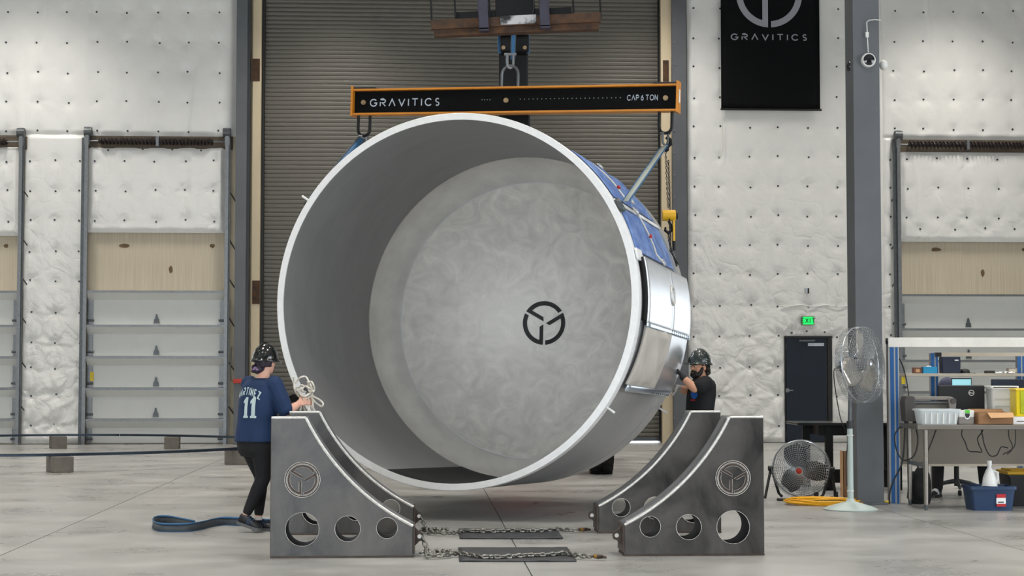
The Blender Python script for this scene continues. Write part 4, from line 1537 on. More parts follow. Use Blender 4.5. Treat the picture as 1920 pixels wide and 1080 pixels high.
lk_big = link_mesh(0.066, 0.046, 0.0088, 'chain', 6, 5)
for k, (lug_px, floor_pts, lab, endpx) in enumerate((
        ((785, 1012), [(789, 1033), (800, 1042), (830, 1041), (856, 1037), (872, 1039), (905, 1044), (940, 1044), (985, 1041), (1020, 1040), (1060, 1037), (1074, 1040), (1095, 1043), (1112, 1043)], 'galvanised chain from the near left cradle lying over the front mat', (1135, 1045)),
        ((782, 970), [(786, 984), (800, 996), (822, 999), (850, 999), (870, 995), (920, 996), (960, 994), (1000, 995), (1040, 992), (1070, 994), (1085, 993)], 'galvanised chain from the far left cradle lying over the rear mat', (1106, 993)))):
    zc = 0.155
    st0 = CRM @ Vector((-1.955 + CW + 0.06, 1.93 * k + CT * 0.35, zc))
    t = thing('floor_chain', lab, 'chain', (st0.x, st0.y, 0), group='chains on the floor')
    o0 = Vector((st0.x, st0.y, 0))
    pts = [st0 - o0]
    for i, (px_, py_) in enumerate(floor_pts):
        q = fl(px_, py_, 0.03)
        if i == 0:
            q = fl(px_, py_ + 6, 0.03)
            q = Vector((st0.x + 0.045, st0.y - 0.02, 0.07))
        pts.append(q - o0)
    chain(t, lk_big, pts, 0.0485, 0.6, k, 0.3)
    # a heap of slack links under the lug
    rs = random.Random(40 + k)
    hp_ = [Vector((0.0, -0.02, 0.025))]
    for i in range(14):
        hp_.append(Vector((0.02 + 0.018 * i + rs.uniform(-0.02, 0.02), -0.03 + 0.05 * math.sin(i * 1.3), 0.024 + 0.02 * (i % 2))))
    chain(t, lk_big, hp_, 0.0485, 0.2, k + 9, 0.5)
    e1 = pts[-1]
    e2 = fl(*endpx, 0.025) - o0
    MB().tube([e1, e1 + (e2 - e1) * 0.4, e1 + (e2 - e1) * 0.75 + Vector((0, 0.03, 0)), e2, e2 + Vector((-0.02, -0.03, 0))], [0.012, 0.018, 0.015, 0.011, 0.007], 8).build('grab_hook', 'steel_lug', t)
    MB().cyl(e1 + Vector((0.01, 0, 0)), e1 + (e2 - e1) * 0.35, 0.017, n=8).build('hook_clevis', 'brass', t)

# ================================================================== people
def limb(b, pts, n=12):
    for i, (p, r) in enumerate(pts):
        b.ball(p, r, n=n, m=8)
        if i:
            b.cyl(pts[i - 1][0], p, pts[i - 1][1], r, n=n)
    return b


def torso(b, secs, rt, fw, n=24, cap=True):
    rows = []
    for c, w, d in secs:
        c = Vector(c)
        rows.append([c + rt * (w * math.copysign(abs(math.cos(2 * PI * k / n)) ** 0.85, math.cos(2 * PI * k / n))) +
                     fw * (d * math.copysign(abs(math.sin(2 * PI * k / n)) ** 0.85, math.sin(2 * PI * k / n))) for k in range(n)])
    o = len(b.v)
    b.sheet(rows, closed_u=True)
    b.f.append([o + k for k in range(n)])
    b.f.append([o + (len(rows) - 1) * n + k for k in reversed(range(n))])
    return b


def remesh(b, name, mat, parent, voxel=0.01, smooth=6, keep=None, inflate=0.0):
    Mi = MW[parent.name].inverted()
    b.v = [Mi @ p for p in b.v]
    me = b.mesh('tmp', mat, 60)
    o = bpy.data.objects.new('tmp', me)
    COL.objects.link(o)
    md = o.modifiers.new('r', 'REMESH')
    md.mode = 'VOXEL'
    md.voxel_size = voxel
    if smooth:
        s_ = o.modifiers.new('s', 'SMOOTH')
        s_.factor = 0.5
        s_.iterations = smooth
    dg = bpy.context.evaluated_depsgraph_get()
    m2 = bpy.data.meshes.new_from_object(o.evaluated_get(dg))
    bpy.data.objects.remove(o)
    m2.name = name
    m2.materials.clear()
    m2.materials.append(MATS[mat])
    m2.polygons.foreach_set('use_smooth', [True] * len(m2.polygons))
    return link(name, m2, parent)


def hand(b, wrist, f, nrm, side, curl=0.35, k=1.0, spread=0.06):
    """palm and five fingers; nrm = direction the palm faces, side = +1/-1 which way the thumb lies"""
    f = Vector(f).normalized()
    nrm = Vector(nrm)
    nrm = (nrm - f * nrm.dot(f)).normalized()
    t = f.cross(nrm) * side
    wrist = Vector(wrist)
    lens = (0.92, 1.0, 0.95, 0.76)
    for i in range(4):
        lat = (0.031 - 0.0205 * i) * k
        kn_ = wrist + f * (0.088 - 0.004 * abs(i - 1)) * k + t * lat
        limb(b, [(wrist + t * lat * 0.6, 0.016 * k), (wrist + (kn_ - wrist) * 0.6, 0.0165 * k), (kn_, 0.0125 * k)], 8)
        d = (f + t * spread * (1.5 - i)).normalized()
        p = kn_
        pts = [(p, 0.0105 * k)]
        for j, sl in enumerate((0.043, 0.027, 0.022)):
            ang = curl * (0.7 + 0.4 * j)
            d = (d * math.cos(ang) + nrm * math.sin(ang)).normalized()
            nn = (nrm - d * nrm.dot(d))
            if nn.length > 1e-3:
                pass
            p = p + d * sl * lens[i] * k
            pts.append((p, (0.0098 - 0.0008 * j) * k))
        limb(b, pts, 8)
    p0 = wrist + f * 0.022 * k + t * 0.026 * k
    d = (f * 0.62 + t * 0.7 + nrm * 0.25).normalized()
    p1 = p0 + d * 0.042 * k
    d2 = (f * 0.85 + t * 0.3 + nrm * 0.35).normalized()
    p2 = p1 + d2 * 0.032 * k
    limb(b, [(p0, 0.0165 * k), (p1, 0.0125 * k), (p2, 0.0105 * k), (p2 + d2 * 0.022 * k, 0.009 * k)], 8)
    return b


def head(b, c, rt, fw, k=1.0, nose=True):
    """skull, jaw, nose, ears, brow"""
    c = Vector(c)
    up = Vector((0, 0, 1))
    def P(x, y, z):
        return c + (rt * x + fw * y + up * z) * k
    def E(x, y, z, a, d, h_):
        M = Matrix(((rt.x, fw.x, 0, 0), (rt.y, fw.y, 0, 0), (0, 0, 1, 0), (0, 0, 0, 1)))
        M = Matrix.Translation(P(x, y, z)) @ M
        b.ball((0, 0, 0), a * k, d * k, h_ * k, 20, 12, M)
    E(0, -0.012, 0.03, 0.078, 0.095, 0.09)
    E(0, 0.022, -0.035, 0.062, 0.068, 0.075)
    E(0, 0.055, -0.085, 0.034, 0.032, 0.028)
    E(0, 0.045, -0.02, 0.055, 0.045, 0.05)
    E(0, 0.068, 0.022, 0.05, 0.02, 0.016)
    if nose:
        limb(b, [(P(0, 0.088, 0.012), 0.009 * k), (P(0, 0.108, -0.022), 0.0135 * k)], 8)
        E(-0.012, 0.094, -0.026, 0.009, 0.01, 0.008)
        E(0.012, 0.094, -0.026, 0.009, 0.01, 0.008)
    for s_ in (-1, 1):
        E(s_ * 0.08, -0.01, -0.012, 0.011, 0.02, 0.032)
        E(s_ * 0.036, 0.062, -0.02, 0.022, 0.02, 0.018)
    return P


def helmet(parent, c, rt, fw, mat, k=1.0, tilt=0.0):
    M = Matrix(((rt.x, fw.x, 0, c[0]), (rt.y, fw.y, 0, c[1]), (0, 0, 1, c[2]), (0, 0, 0, 1))) @ Matrix.Rotation(tilt, 4, 'X')
    M = MW[parent.name].inverted() @ M
    prof = [(math.cos(t * PI / 2 / 12), math.sin(t * PI / 2 / 12)) for t in range(13)]
    S = Matrix.Diagonal((0.112 * k, 0.142 * k, 0.152 * k, 1))
    sh = MB().lathe(prof + [(0.001, 0.97), (0.95, 0.0)], 36, M @ S).build('helmet_shell', mat, parent, smooth=50)
    # ridge along the crown
    MB().tube([M @ Vector((0, 0.142 * k * math.cos(t * PI / 14), 0.153 * k * math.sin(t * PI / 14))) for t in range(1, 14)], 0.009 * k, 8).build('helmet_ridge', mat, parent)
    # brim with a longer visor at the front
    n = 40
    rows = []
    for ring in range(3):
        row = []
        for i in range(n):
            a = 2 * PI * i / n
            ex = 0.0 if ring == 0 else (0.018 + 0.034 * max(0, math.sin(a)) ** 3) * (ring / 2)
            x, y = math.cos(a) * (0.112 + ex) * k, math.sin(a) * (0.142 + ex) * k
            row.append(M @ Vector((x, y, 0.004 - 0.012 * ring * k)))
        rows.append(row)
    MB().sheet(rows, closed_u=True).build('helmet_brim', mat, parent, smooth=60, solid=0.006)
    return M


def shoe(parent, heel, toe, up=(0, 0, 1), k=1.0, mats=('shoe', 'sole', 'shoe_blue')):
    heel, toe = Vector(heel), Vector(toe)
    f = (toe - heel)
    L = f.length
    f.normalize()
    u = Vector(up)
    u = (u - f * u.dot(f)).normalized()
    r = f.cross(u)
    Mi = MW[parent.name].inverted()
    def sec(t, w, h0, h1):
        c = heel + f * L * t
        return [Mi @ (c + r * w * math.cos(a) + u * (h0 + (h1 - h0) * (0.5 + 0.5 * math.sin(a)))) for a in [2 * PI * i / 16 for i in range(16)]]
    up_s = [(0.0, 0.02, 0.02, 0.05), (0.03, 0.034, 0.012, 0.1), (0.2, 0.038, 0.012, 0.115), (0.38, 0.04, 0.012, 0.10), (0.55, 0.046, 0.012, 0.078), (0.75, 0.049, 0.012, 0.062), (0.92, 0.036, 0.012, 0.05), (1.0, 0.014, 0.016, 0.03)]
    b = MB()
    rows = [sec(*s_) for s_ in up_s]
    b.sheet(rows, closed_u=True)
    b.f.append(list(range(16)))
    b.f.append([len(rows) * 16 - 1 - i for i in range(16)])
    o = b.build('shoe', mats[0], parent, smooth=70)
    b = MB()
    so = [(-0.02, 0.022), (0.04, 0.04), (0.3, 0.042), (0.6, 0.053), (0.8, 0.052), (0.95, 0.038), (1.02, 0.015)]
    pts = [(heel + f * L * t + r * w, heel + f * L * t - r * w) for t, w in so]
    ring = [a for a, _ in pts] + [c for _, c in reversed(pts)]
    n = len(ring)
    vs = [Mi @ p for p in ring] + [Mi @ (p + u * 0.026) for p in ring]
    b.add(vs, [list(range(n)), [2 * n - 1 - i for i in range(n)]] + [(i, (i + 1) % n, n + (i + 1) % n, n + i) for i in range(n)])
    b.build('sole', mats[1], o, smooth=40)
    b = MB()
    for t in (0.42, 0.5, 0.58):
        c = heel + f * L * t
        hh = 0.098 - 0.1 * (t - 0.4)
        b2 = MB().tube([Mi @ (c + r * 0.042 * math.cos(a) + u * (0.035 + (hh - 0.03) * math.sin(a))) for a in [PI * i / 8 for i in range(9)]], 0.006, 5)
        b2.build('lace', mats[2], o)
    return o


def project(parent, obj, quads2d, org, xd, yd, dirn, mat, name, lift=0.004):
    """drape 2D quads (list of pieces) onto obj along dirn"""
    Mi = MW[parent.name].inverted()
    me = obj.data
    bvh = BVHTree.FromPolygons([v.co.copy() for v in me.vertices], [list(p.vertices) for p in me.polygons])
    dl = Vector(dirn).normalized()
    for piece in quads2d:
        b = MB()
        for q in piece:
            vs = []
            for p in q:
                s_ = Mi @ (Vector(org) + Vector(xd) * p[0] + Vector(yd) * p[1]) - dl * 0.6
                hit = bvh.ray_cast(s_, dl)
                vs.append((hit[0] if hit[0] is not None else s_ + dl * 0.6) - dl * lift)
            b.add(vs, [list(range(len(vs)))])
        b.build(name, mat, parent, smooth=None)


# ---------------------------------------------------------------- woman with the rope
WY = 15.75
def wp(px, py, dy=0.0):
    return at(px, py, WY + dy)


wo = thing('person', 'person in a navy number 11 shirt and black hard hat seen from behind holding rope', 'person', (wp(478, 900).x, WY, 0))
F = Vector((0.64, 0.77, 0)).normalized()
Rt = Vector((F.y, -F.x, 0))
# bare skin and body core: one continuous surface
b = MB()
hc = wp(499, 679, 0.03)
head(b, hc, Vector((math.sin(R_(62)), -math.cos(R_(62)), 0)), Vector((math.cos(R_(62)), math.sin(R_(62)), 0)), 0.98)
limb(b, [(hc + Vector((-0.015, -0.01, -0.06)), 0.056), (wp(493, 709), 0.06)])
core = [(wp(490, 711), 0.06, 0.05), (wp(488, 716), 0.14, 0.08), (wp(485, 735), 0.165, 0.1), (wp(484, 760), 0.17, 0.115), (wp(481, 790), 0.165, 0.115), (wp(480, 822), 0.17, 0.125), (wp(480, 845), 0.16, 0.12)]
torso(b, core, Rt, F)
rs_, re_, rw_ = wp(518, 724, -0.10), wp(536, 774, -0.10), wp(560, 757, 0.08)
limb(b, [(rs_, 0.055), (re_, 0.046), (re_ + (rw_ - re_) * 0.4, 0.044), (rw_, 0.029)])
hand(b, rw_, Vector((0.75, 0.45, 0.25)), Vector((-0.3, 0.6, -0.3)), 1, 0.55)
ls_, le_, lw_ = wp(466, 724, 0.12), wp(512, 768, 0.26), wp(540, 748, 0.28)
limb(b, [(ls_, 0.055), (le_, 0.046), (lw_, 0.03)])
rh_, rk_, ra_ = wp(492, 838, -0.07), wp(494, 896, -0.06), wp(461, 966, -0.06)
lh_, lk_, la_ = wp(472, 838, 0.08), wp(490, 893, 0.12), wp(485, 968, 0.12)
limb(b, [(rh_, 0.08), (rk_, 0.05), (ra_, 0.034)])
limb(b, [(lh_, 0.08), (lk_, 0.05), (la_, 0.034)])
remesh(b, 'body', 'skin_f', wo, 0.0065, 4)
# shirt
b = MB()
sh = [(wp(490, 709), 0.075, 0.065), (wp(488.5, 714), 0.15, 0.095), (wp(487, 722), 0.185, 0.115), (wp(485, 740), 0.2, 0.135), (wp(484, 762), 0.2, 0.148), (wp(482, 790), 0.198, 0.15), (wp(481, 812), 0.208, 0.16), (wp(480, 828), 0.214, 0.166)]
torso(b, sh, Rt, F)
limb(b, [(wp(514, 721, -0.09), 0.085), (rs_ + (re_ - rs_) * 0.5, 0.08), (rs_ + (re_ - rs_) * 0.86, 0.075)])
limb(b, [(wp(468, 721, 0.10), 0.085), (ls_ + (le_ - ls_) * 0.5, 0.075), (ls_ + (le_ - ls_) * 0.8, 0.07)])
shirt = remesh(b, 'shirt', 'shirt_navy', wo, 0.009, 5)
# trousers
b = MB()
torso(b, [(wp(480, 812), 0.18, 0.135), (wp(480, 830), 0.192, 0.148), (wp(481, 846), 0.186, 0.145), (wp(482, 856), 0.16, 0.12)], Rt, F)
limb(b, [(rh_, 0.108), (rh_ + (rk_ - rh_) * 0.5, 0.09), (rk_, 0.068), (rk_ + (ra_ - rk_) * 0.35, 0.066), (rk_ + (ra_ - rk_) * 0.9, 0.045)])
limb(b, [(lh_, 0.108), (lh_ + (lk_ - lh_) * 0.5, 0.088), (lk_, 0.066), (lk_ + (la_ - lk_) * 0.35, 0.062), (lk_ + (la_ - lk_) * 0.9, 0.045)])
remesh(b, 'trousers', 'trousers', wo, 0.009, 4)
# shoes
q0 = fl(447, 999)
shoe(wo, Vector((wp(446, 976, -0.06).x, WY - 0.05, 0.075)), Vector((wp(491, 993, -0.06).x, WY - 0.11, 0.012)))
shoe(wo, Vector((wp(474, 985, 0.12).x, WY + 0.14, 0.0)), Vector((wp(520, 988, 0.12).x, WY + 0.06, 0.0)))
MB().cyl(la_ + Vector((0, -0.04, -0.03)), la_ + Vector((0, -0.04, 0.0)), 0.04, n=12).build('sock', 'sock_white', wo, world=True)
# black glove on the far hand
b = MB()
limb(b, [(lw_ + (le_ - lw_) * 0.25, 0.036), (lw_, 0.036)])
hand(b, lw_, Vector((0.85, 0.2, 0.0)), Vector((0.2, -0.6, -0.6)), -1, 0.5, 1.12)
remesh(b, 'glove', 'glove_black', wo, 0.006, 3)
# hair, helmet
hF = Vector((math.cos(R_(62)), math.sin(R_(62)), 0))
hR = Vector((hF.y, -hF.x, 0))
b = MB()
torso(b, [(hc + Vector((0, 0, 0.05)) - hF * 0.02, 0.087, 0.095), (hc + Vector((0, 0, 0.0)) - hF * 0.03, 0.09, 0.085), (hc + Vector((0, 0, -0.045)) - hF * 0.045, 0.075, 0.062)], hR, hF)
for dx, dz, r in ((-0.07, -0.055, 0.034), (-0.095, -0.075, 0.026), (-0.04, -0.07, 0.032), (-0.10, -0.045, 0.022), (-0.065, -0.09, 0.022), (-0.115, -0.085, 0.013), (-0.02, -0.06, 0.03)):
    b.ball(hc - hF * 0.075 + Vector((dx * 0.9 + 0.02, 0, dz)), r)
remesh(b, 'hair', 'hair_purple', wo, 0.007, 2)
for dx, dz, r in ((-0.035, -0.055, 0.016), (-0.02, -0.068, 0.014), (-0.05, -0.066, 0.012)):
    MB().ball(hc - hF * 0.108 + Vector((dx, 0, dz)), r, r, r * 0.8).build('hair_strand', 'hair_lilac', wo, world=True)
helmet(wo, hc + Vector((0, 0, 0.022)) - hF * 0.012, hR, hF, 'helmet_black', 1.0, -0.06)
# lettering on the back
ws, tot = word('MARTINEZ', 0.074, 0.0105, 0.009, 0.40)
pieces = []
for ch, qs in ws:
    pieces.append([[(p.x - tot / 2, p.y - 1.9 * (p.x - tot / 2) ** 2) for p in q] for q in qs])
org = wp(484, 741) - F * 0.10 - Rt * 0.005
project(wo, shirt, pieces, org, Rt, Vector((0, 0, 1)), F, 'print_teal', 'letter')
dig = []
for x0 in (-0.075, 0.012):
    x1, y1 = x0, 0.0
    poly = [(0.018, 0), (0.056, 0), (0.056, 0.19), (0.03, 0.19), (0.0, 0.155), (0.0, 0.13), (0.018, 0.138)]
    quads = [[(0.018, 0.0), (0.056, 0.0), (0.056, 0.05), (0.018, 0.05)], [(0.018, 0.05), (0.056, 0.05), (0.056, 0.095), (0.018, 0.095)],
             [(0.018, 0.095), (0.056, 0.095), (0.056, 0.138), (0.018, 0.138)], [(0.018, 0.138), (0.056, 0.138), (0.056, 0.19), (0.03, 0.19)],
             [(0.0, 0.13), (0.018, 0.138), (0.03, 0.19), (0.0, 0.155)], [(0.006, 0.0), (0.018, 0.0), (0.018, 0.02), (0.006, 0.02)], [(0.056, 0.0), (0.068, 0.0), (0.068, 0.02), (0.056, 0.02)]]
    dig.append([[(a + x0 - 0.004, c) for a, c in q] for q in quads])
project(wo, shirt, dig, wp(484, 783) - F * 0.1 + Rt * 0.045, Rt, Vector((0, 0, 1)), F, 'print_teal', 'number_digit')

# coil of white rope in her hands
rc = rw_ + Vector((0.06, 0.06, 0.04))
rp = thing('rope_coil', 'tangled coil of thin white rope held by the person in the navy shirt', 'rope', rc)
def rp_loop(px_pts, dy, r=0.0085):
    P = [at(x, y, rc.y + dy) - rc for x, y in px_pts]
    out = []
    for i in range(len(P) - 1):
        p0, p1, p2, p3 = P[max(0, i - 1)], P[i], P[i + 1], P[min(len(P) - 1, i + 2)]
        for k in range(6):
            t = k / 6
            out.append(0.5 * ((2 * p1) + (p2 - p0) * t + (2 * p0 - 5 * p1 + 4 * p2 - p3) * t * t + (3 * p1 - p0 - 3 * p2 + p3) * t ** 3))
    out.append(P[-1])
    out = [p + Vector((0, 0.02 * math.sin(i * 0.5 + dy * 30), 0)) for i, p in enumerate(out)]
    MB().tube(out, r, 8).build('rope_loop', 'rope', rp)


rp_loop([(550, 706), (551, 722), (556, 738), (566, 748), (578, 746), (586, 735), (583, 722), (577, 716)], 0.0)
rp_loop([(554, 718), (562, 709), (571, 706), (578, 713), (582, 728), (579, 738), (566, 748)], 0.03)
rp_loop([(577, 716), (584, 716), (589, 724), (588, 733), (580, 733), (577, 722), (580, 716)], -0.02)
rp_loop([(558, 731), (563, 740), (573, 743), (582, 736), (588, 733)], -0.04, 0.010)
rp_loop([(556, 726), (561, 736), (570, 745), (580, 742)], 0.06, 0.010)
rp_loop([(581, 738), (589, 744), (598, 749), (606, 757), (603, 762), (594, 757), (586, 747)], 0.02)
rp_loop([(583, 740), (586, 752), (588, 768)], 0.0)
rp_loop([(566, 746), (560, 758), (556, 771)], 0.0)
rp_loop([(572, 748), (570, 760), (572, 771)], 0.03)
rp_loop([(577, 747), (580, 760), (578, 771)], -0.02)
rp_loop([(569, 748), (565, 760), (563, 771)], -0.03)
rp_loop([(584, 744), (582, 756), (585, 770)], 0.04)
rp_loop([(560, 727), (566, 722), (574, 726), (576, 732), (568, 735), (562, 731)], 0.02)
rp_loop([(566, 730), (572, 724), (579, 727), (583, 731)], -0.03)
MB().tube([at(570, 728, rc.y) - rc, at(578, 733, rc.y) - rc, at(582, 738, rc.y) - rc], 0.012, 8).build('grey_strap', 'sling_dark', rp)

# ---------------------------------------------------------------- man at the panel
MY = 18.95
def mp_(px, py, dy=0.0):
    return at(px, py, MY + dy)


ma = thing('person', 'bearded person in a black T-shirt and speckled hard hat pushing the cylinder', 'person', (mp_(1318, 800).x, MY, 0))
F = Vector((-0.88, -0.47, 0)).normalized()
Rt = Vector((F.y, -F.x, 0))
hF = Vector((-0.84, -0.55, 0)).normalized()
hR = Vector((hF.y, -hF.x, 0))
b = MB()
hc = mp_(1311, 688, -0.02)
P = head(b, hc, hR, hF, 1.02)
limb(b, [(hc - hF * 0.02 + Vector((0, 0, -0.07)), 0.058), (mp_(1319, 711), 0.064)])
core = [(mp_(1318, 711), 0.07, 0.06), (mp_(1318, 717), 0.15, 0.08), (mp_(1316, 735), 0.165, 0.1), (mp_(1313, 770), 0.155, 0.1), (mp_(1313, 800), 0.155, 0.11), (mp_(1314, 835), 0.16, 0.11)]
torso(b, core, Rt, F)
s1, e1, w1 = mp_(1322, 719, -0.19), mp_(1302, 728, -0.24), mp_(1280, 707, -0.20)
limb(b, [(s1, 0.06), (e1, 0.05), (e1 + (w1 - e1) * 0.35, 0.049), (w1, 0.034)])
s2, e2, w2 = mp_(1311, 720, 0.18), mp_(1289, 733, 0.16), mp_(1270, 727, 0.06)
limb(b, [(s2, 0.06), (e2, 0.05), (e2 + (w2 - e2) * 0.35, 0.047), (w2, 0.032)])
h1, k1, a1 = Vector((mp_(1318, 800).x, MY - 0.09, 0.86)), Vector((mp_(1314, 800).x, MY - 0.1, 0.47)), Vector((mp_(1322, 800).x, MY - 0.1, 0.09))
h2, k2, a2 = Vector((mp_(1312, 800).x, MY + 0.09, 0.86)), Vector((mp_(1302, 800).x, MY + 0.1, 0.47)), Vector((mp_(1306, 800).x, MY + 0.1, 0.09))
for h_, k_, a_ in ((h1, k1, a1), (h2, k2, a2)):
    limb(b, [(h_, 0.085), (k_, 0.055), (a_, 0.038)])
remesh(b, 'body', 'skin_m', ma, 0.0065, 4)
b = MB()
sh = [(mp_(1318.5, 709), 0.078, 0.07), (mp_(1318, 714), 0.16, 0.095), (mp_(1317, 722), 0.19, 0.115), (mp_(1315, 740), 0.195, 0.132), (mp_(1312, 770), 0.185, 0.13), (mp_(1312, 800), 0.185, 0.135), (mp_(1313, 818), 0.19, 0.14)]
torso(b, sh, Rt, F)
limb(b, [(mp_(1323, 719, -0.16), 0.088), (s1 + (e1 - s1) * 0.55, 0.083)])
limb(b, [(mp_(1313, 719, 0.16), 0.088), (s2 + (e2 - s2) * 0.6, 0.082)])
mshirt = remesh(b, 'shirt', 'shirt_black', ma, 0.009, 4)
b = MB()
torso(b, [(mp_(1313, 806), 0.165, 0.12), (mp_(1314, 825), 0.175, 0.13), (mp_(1315, 845), 0.15, 0.11)], Rt, F)
for h_, k_, a_ in ((h1, k1, a1), (h2, k2, a2)):
    limb(b, [(h_, 0.1), (k_, 0.072), (a_ + Vector((0, 0, 0.01)), 0.062)])
remesh(b, 'trousers', 'trousers', ma, 0.01, 4)
for a_ in (a1, a2):
    hl = Vector((a_.x, a_.y, 0)) - F * 0.06
    shoe(ma, hl, hl + F * 0.29)
b = MB()
limb(b, [(w1 + (e1 - w1) * 0.2, 0.038), (w1, 0.038)])
hand(b, w1, Vector((-0.55, 0.15, 0.8)), Vector((-0.8, 0.1, -0.5)), -1, 0.22, 1.12)
remesh(b, 'glove', 'glove_black', ma, 0.006, 3)
b = MB()
limb(b, [(w2 + (e2 - w2) * 0.15, 0.037), (w2, 0.036)])
hand(b, w2, Vector((-0.9, -0.2, -0.25)), Vector((-0.2, 0.3, -0.9)), 1, 0.3, 1.1)
remesh(b, 'glove', 'glove_grey', ma, 0.006, 3)
# face: eyes, brows, mouth, beard, hair
for s_ in (-1, 1):
    e = MB().ball(P(s_ * 0.033, 0.079, 0.004), 0.0135, 0.0135, 0.010).build('eye', 'eye_white', ma, world=True)
    MB().ball(P(s_ * 0.033, 0.0895, 0.003), 0.0068).build('iris', 'eye_dark', e, world=True)
    MB().tube([P(s_ * 0.014, 0.095, 0.022), P(s_ * 0.034, 0.094, 0.028), P(s_ * 0.054, 0.082, 0.022)], [0.006, 0.007, 0.004], 6).build('eyebrow', 'hair_dark', ma, world=True)
b = MB()
for s_ in (-1, 1):
    limb(b, [(P(s_ * 0.072, 0.015, -0.015), 0.016), (P(s_ * 0.064, 0.03, -0.06), 0.024), (P(s_ * 0.045, 0.058, -0.09), 0.027), (P(0, 0.078, -0.10), 0.028)], 10)
    limb(b, [(P(s_ * 0.034, 0.078, -0.052), 0.012), (P(0, 0.098, -0.046), 0.012)], 8)
    limb(b, [(P(s_ * 0.036, 0.076, -0.052), 0.013), (P(s_ * 0.036, 0.072, -0.082), 0.018)], 8)
limb(b, [(P(0, 0.085, -0.082), 0.02), (P(0, 0.075, -0.11), 0.022)], 8)
remesh(b, 'beard', 'hair_dark', ma, 0.006, 2)
MB().tube([P(-0.022, 0.092, -0.062), P(0, 0.102, -0.061), P(0.022, 0.092, -0.062)], [0.004, 0.006, 0.004], 6).build('mouth', 'lips', ma, world=True)
b = MB()
for s_ in (-1, 1):
    for dx, dy, dz, r in ((0.072, -0.04, 0.01, 0.028), (0.07, -0.065, -0.03, 0.03), (0.055, -0.085, -0.06, 0.028), (0.075, 0.012, 0.025, 0.016), (0.07, -0.06, -0.075, 0.022), (0.03, -0.1, -0.05, 0.03), (0.03, -0.09, 0.0, 0.035)):
        b.ball(P(s_ * dx, dy, dz), r)
    limb(b, [(P(s_ * 0.07, -0.03, 0.05), 0.03), (P(0, -0.09, 0.05), 0.04)])
remesh(b, 'hair', 'hair_dark', ma, 0.007, 2)
HM = helmet(ma, hc + Vector((0, 0, 0.045)) - hF * 0.008, hR, hF, 'helmet_green', 1.0, 0.03)
# ring emblem on the front of the hard hat, badge on the shirt
for poly in emblem_polys(0.028, w=0.24, g=0.08, n=6):
    b = MB()
    vs = []
    for x, y in poly:
        z = 0.085 + y
        yy = 0.142 * math.sqrt(max(0, 1 - (z / 0.152) ** 2 - (x / 0.112) ** 2)) + 0.003
        vs.append(HM @ Vector((x, yy, z)))
    b.add(vs, [list(range(len(vs)))])
    b.build('helmet_emblem', 'paper', ma, smooth=None)
disc = [[(0.055 * math.cos(k * PI / 8), 0.065 * math.sin(k * PI / 8)), (0.055 * math.cos((k + 1) * PI / 8), 0.065 * math.sin((k + 1) * PI / 8)), (0, 0)] for k in range(16)]
BD = (-F * 0.6 + Rt * 0.0)
og = mp_(1302, 737, -0.1)
Lt = -Rt
dirb = (-F * 0.75 - Lt * 0.45).normalized()
xd = dirb.cross(Vector((0, 0, 1)))
project(ma, mshirt, [disc], og, xd, Vector((0, 0, 1)), dirb, 'badge_blue', 'shirt_badge', 0.005)
project(ma, mshirt, [[[(-0.05, -0.085), (0.02, -0.085), (0.02, -0.07), (-0.05, -0.07)]]], og, xd, Vector((0, 0, 1)), dirb, 'badge_red', 'shirt_badge', 0.006)

# ================================================================== big steel ring on concrete blocks
RC = Vector((-8.1, 29.1, 0))
RR = 4.15
ringt = thing('steel_hoop', 'large dark blue steel hoop lying on concrete blocks at the left', 'hoop', RC)
for a0, a1 in ((-97, 83), (83.6, 262.4)):
    n = 60
    prof = [(RR - 0.05, 0.235), (RR + 0.05, 0.235), (RR + 0.05, 0.275), (RR - 0.05, 0.275)]
    MB().lathe(prof, n, closed=True, a0=R_(a0), a1=R_(a1)).build('hoop_half', 'ring_steel', ringt, smooth=30)
blk = [(112, 885, 'concrete block under the nearest left part of the steel hoop'), (423, 870, 'concrete block under the hoop beside the person with rope'),
       (330, 841, 'concrete block under the far part of the hoop before the white dock door'), (114, 838, 'concrete block under the far hoop before the quilted strip')]
for px_, py_, lab in blk:
    g = fl(px_, py_)
    d = (Vector((g.x, g.y, 0)) - RC).normalized()
    c = RC + d * RR
    rz = math.atan2(d.y, d.x)
    t = tag(MB().box(-0.2, 0.2, -0.14, 0.14, 0, 0.232).build('concrete_block', 'block', None, smooth=None, bevel=0.01), lab, 'block', 'blocks under the hoop')
    t.location = (c.x, c.y, 0)
    t.rotation_euler = (0, 0, rz + (0.5 if px_ == 330 else 0.25))
    MW[t.name] = Matrix()

# web sling lying on the floor behind her feet
st = [(510, 986), (490, 985), (470, 983), (445, 982), (420, 981), (400, 984), (380, 989), (355, 993), (330, 994), (300, 993), (287, 988), (288, 981), (300, 978), (320, 979), (345, 984), (365, 988)]
t = thing('floor_sling', 'dark web sling with blue edges looped on the floor by the walking person', 'sling', fl(400, 990))
o0 = fl(400, 990)
def cr_spline(P, m=6):
    out = []
    for i in range(len(P) - 1):
        p0, p1, p2, p3 = P[max(0, i - 1)], P[i], P[i + 1], P[min(len(P) - 1, i + 2)]
        for k in range(m):
            tt = k / m
            out.append(0.5 * ((2 * p1) + (p2 - p0) * tt + (2 * p0 - 5 * p1 + 4 * p2 - p3) * tt * tt + (3 * p1 - p0 - 3 * p2 + p3) * tt ** 3))
    out.append(P[-1])
    return out


